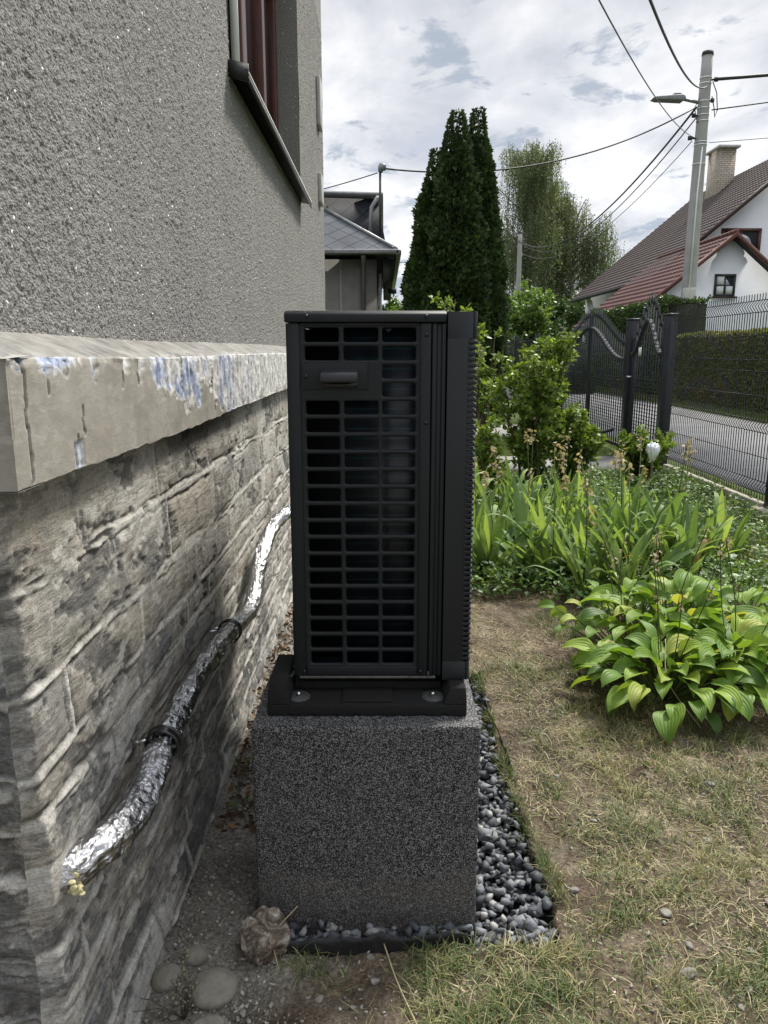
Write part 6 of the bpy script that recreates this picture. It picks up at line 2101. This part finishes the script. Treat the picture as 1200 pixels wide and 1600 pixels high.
# ================================================================== grass
M['grass'] = leafmat('grass_blades', [(0.0, (0.045, 0.085, 0.022)), (0.35, (0.085, 0.13, 0.035)), (0.6, (0.15, 0.18, 0.06)), (0.75, (0.26, 0.24, 0.11)), (1.0, (0.48, 0.41, 0.25))], 0.3, 0.55)


def blades(name, x, y, L, w, r_, tint, bend=(.3, 1.4), lie=0.0, nseg=3, splay=.3):
    n = len(x)
    az = r_.uniform(0, 2 * np.pi, n)
    h_ = np.stack([np.cos(az), np.sin(az), np.zeros(n)], 1); side = np.stack([-h_[:, 1], h_[:, 0], np.zeros(n)], 1)
    p = np.stack([x, y, gh(x, y) - .002 + (.003 * r_.random(n) if np.isscalar(lie) and lie > 0 else 0)], 1)
    ang = np.abs(r_.normal(.25 if lie else splay, .35, n)) + lie * (1.15 + .2 * r_.random(n))
    bd_ = r_.uniform(*bend, n) * (1 - .75 * lie)
    Vs = []
    for i in range(nseg + 1):
        s_ = i / nseg
        ww = w * (1 - s_ ** 2 * .95) * .5
        Vs += [p - side * ww[:, None], p + side * ww[:, None]]
        d = h_ * np.sin(ang)[:, None] + np.array([0, 0, 1.0]) * np.cos(ang)[:, None]
        p = p + d * (L / nseg)[:, None]; ang = ang + bd_ / nseg
        if lie > 0: side = side + .3 * r_.normal(0, 1, (n, 3)) * side[:, [1, 0, 2]] * .3; az = az + r_.normal(0, .25, n); h_ = np.stack([np.cos(az), np.sin(az), np.zeros(n)], 1)
    V = np.stack(Vs, 1)
    f = np.array([(2 * i, 2 * i + 1, 2 * i + 3, 2 * i + 2) for i in range(nseg)])
    k = 2 * (nseg + 1)
    F = (f[None] + (np.arange(n) * k)[:, None, None]).reshape(-1, 4)
    o = mk(name, V, F, M['grass'], attrs={'tint': np.repeat(tint, k)})
    tag(o, kind='stuff'); return o


rgx = np.random.default_rng(55)
# green and half-dry growing grass
n = 330000
x = rgx.uniform(-.30, 2.1, n); y = 1.2 + 2.9 * rgx.random(n) ** 1.15
m_ = grass_mask(x, y)
k = rgx.random(n) < m_ * .36 * (.25 + 1.2 * sst(.42, .62, fbm(x * 16, y * 16, 4, 2))) + .010 * (x > .45)
k &= ~((np.abs(x + .04) < .275) & (y > 1.59) & (y < 3.0)) & (np.hypot(x + .272, y - 1.5) > .07)
x, y = x[k], y[k]; n = len(x)
L = rgx.uniform(.02, .075, n) * (.6 + .6 * grass_mask(x, y)); w = rgx.uniform(.0012, .0030, n)
dryn = fbm(x * 4, y * 4, 3, 3)
tint = np.clip(rgx.normal(.25, .15, n) + (rgx.random(n) < .38 + .5 * sst(.45, .65, dryn)) * .5, 0, 1)
blades('grass', x, y, L, w, rgx, tint, bend=(.3, 2.0), splay=.75)
# straw lying on the ground
n = 95000
x = rgx.uniform(-.12, 2.1, n); y = 1.2 + 3.3 * rgx.random(n) ** 1.2
cl_ = sst(.40, .58, fbm(x * 5, y * 5, 6, 4, .6))
k = (rgx.random(n) < .04 + .72 * cl_) & (trench(x, y) < .15) & (x + .1 > .55 * rgx.random(n) * (y > 1.5))
k &= ~((np.abs(x + .04) < .27) & (y > 1.58) & (y < 3.0))
k &= (x > .10) | (rgx.random(n) < .35)
x, y = x[k], y[k]; n = len(x)
blades('dry_grass', x, y, rgx.uniform(.015, .065, n), rgx.uniform(.0010, .0028, n), rgx, np.clip(rgx.normal(.84, .17, n), 0, 1), lie=1.0, nseg=4)
# clover and small broad leaves pressed in the turf
n = 5200
x = rgx.uniform(.42, 2.0, n); y = 1.22 + 2.6 * rgx.random(n)
k = (trench(x, y) < .05) & (rgx.random(n) < sst(.46, .62, fbm(x * 7, y * 7, 5, 3)))
x, y = x[k], y[k]; n = len(x)
p = np.stack([x, y, gh(x, y) + .002 + .008 * rgx.random(n)], 1)
V, F, T = leafset(p, rdir(n, rgx) * [1, 1, .15] + [0, 0, .12], rgx.uniform(.005, .014, n), rgx, kind='L', rollsd=.4)
tag(mk('clover', V, F, M['weed'], attrs={'tint': T}), kind='stuff')
# overhanging tufts at the cut edge of the turf
n = 1500
y = rgx.uniform(1.5, 3.05, n); x = TX1 + .03 * sst(2.0, 1.5, y) + rgx.uniform(.004, .035, n) - 0.03 * sst(1.5, 2.6, y)
k = rgx.random(n) < .25 + .75 * sst(.4, .6, fbm(y * 7, y * 0, 2, 2))
blades('edge_grass', x[k], y[k], rgx.uniform(.03, .075, n)[k], rgx.uniform(.0012, .0022, n)[k], rgx, np.clip(rgx.normal(.35, .25, n), 0, 1)[k], bend=(.8, 2.0))
# lawn beyond the bed and along the fence
n = 150000
x = rgx.uniform(.3, 3.6, n); y = 3.0 + 12 * rgx.random(n) ** 1.3
k = (rgx.random(n) < lawn_mask(x, y)) & ~((y > 8.72) & (y < 9.88)) & ~((y > 12.25) & (y < 14.25)) & ~((x > 3.2) & (x < 3.3))
x, y = x[k], y[k]; n = len(x)
blades('lawn', x, y, rgx.uniform(.03, .085, n), rgx.uniform(.003, .006, n), rgx, np.clip(rgx.normal(.28, .16, n) + (rgx.random(n) < .15) * .5, 0, 1), nseg=2)
# verge on the far side of the road
n = 60000
x = rgx.uniform(7.32, 8.3, n); y = rgx.uniform(9, 32, n)
P = np.stack([x, y, np.zeros(n)], 1)
blades('verge_grass', x, y, rgx.uniform(.05, .12, n), rgx.uniform(.008, .014, n), rgx, np.clip(rgx.normal(.4, .15, n), 0, 1), nseg=2)
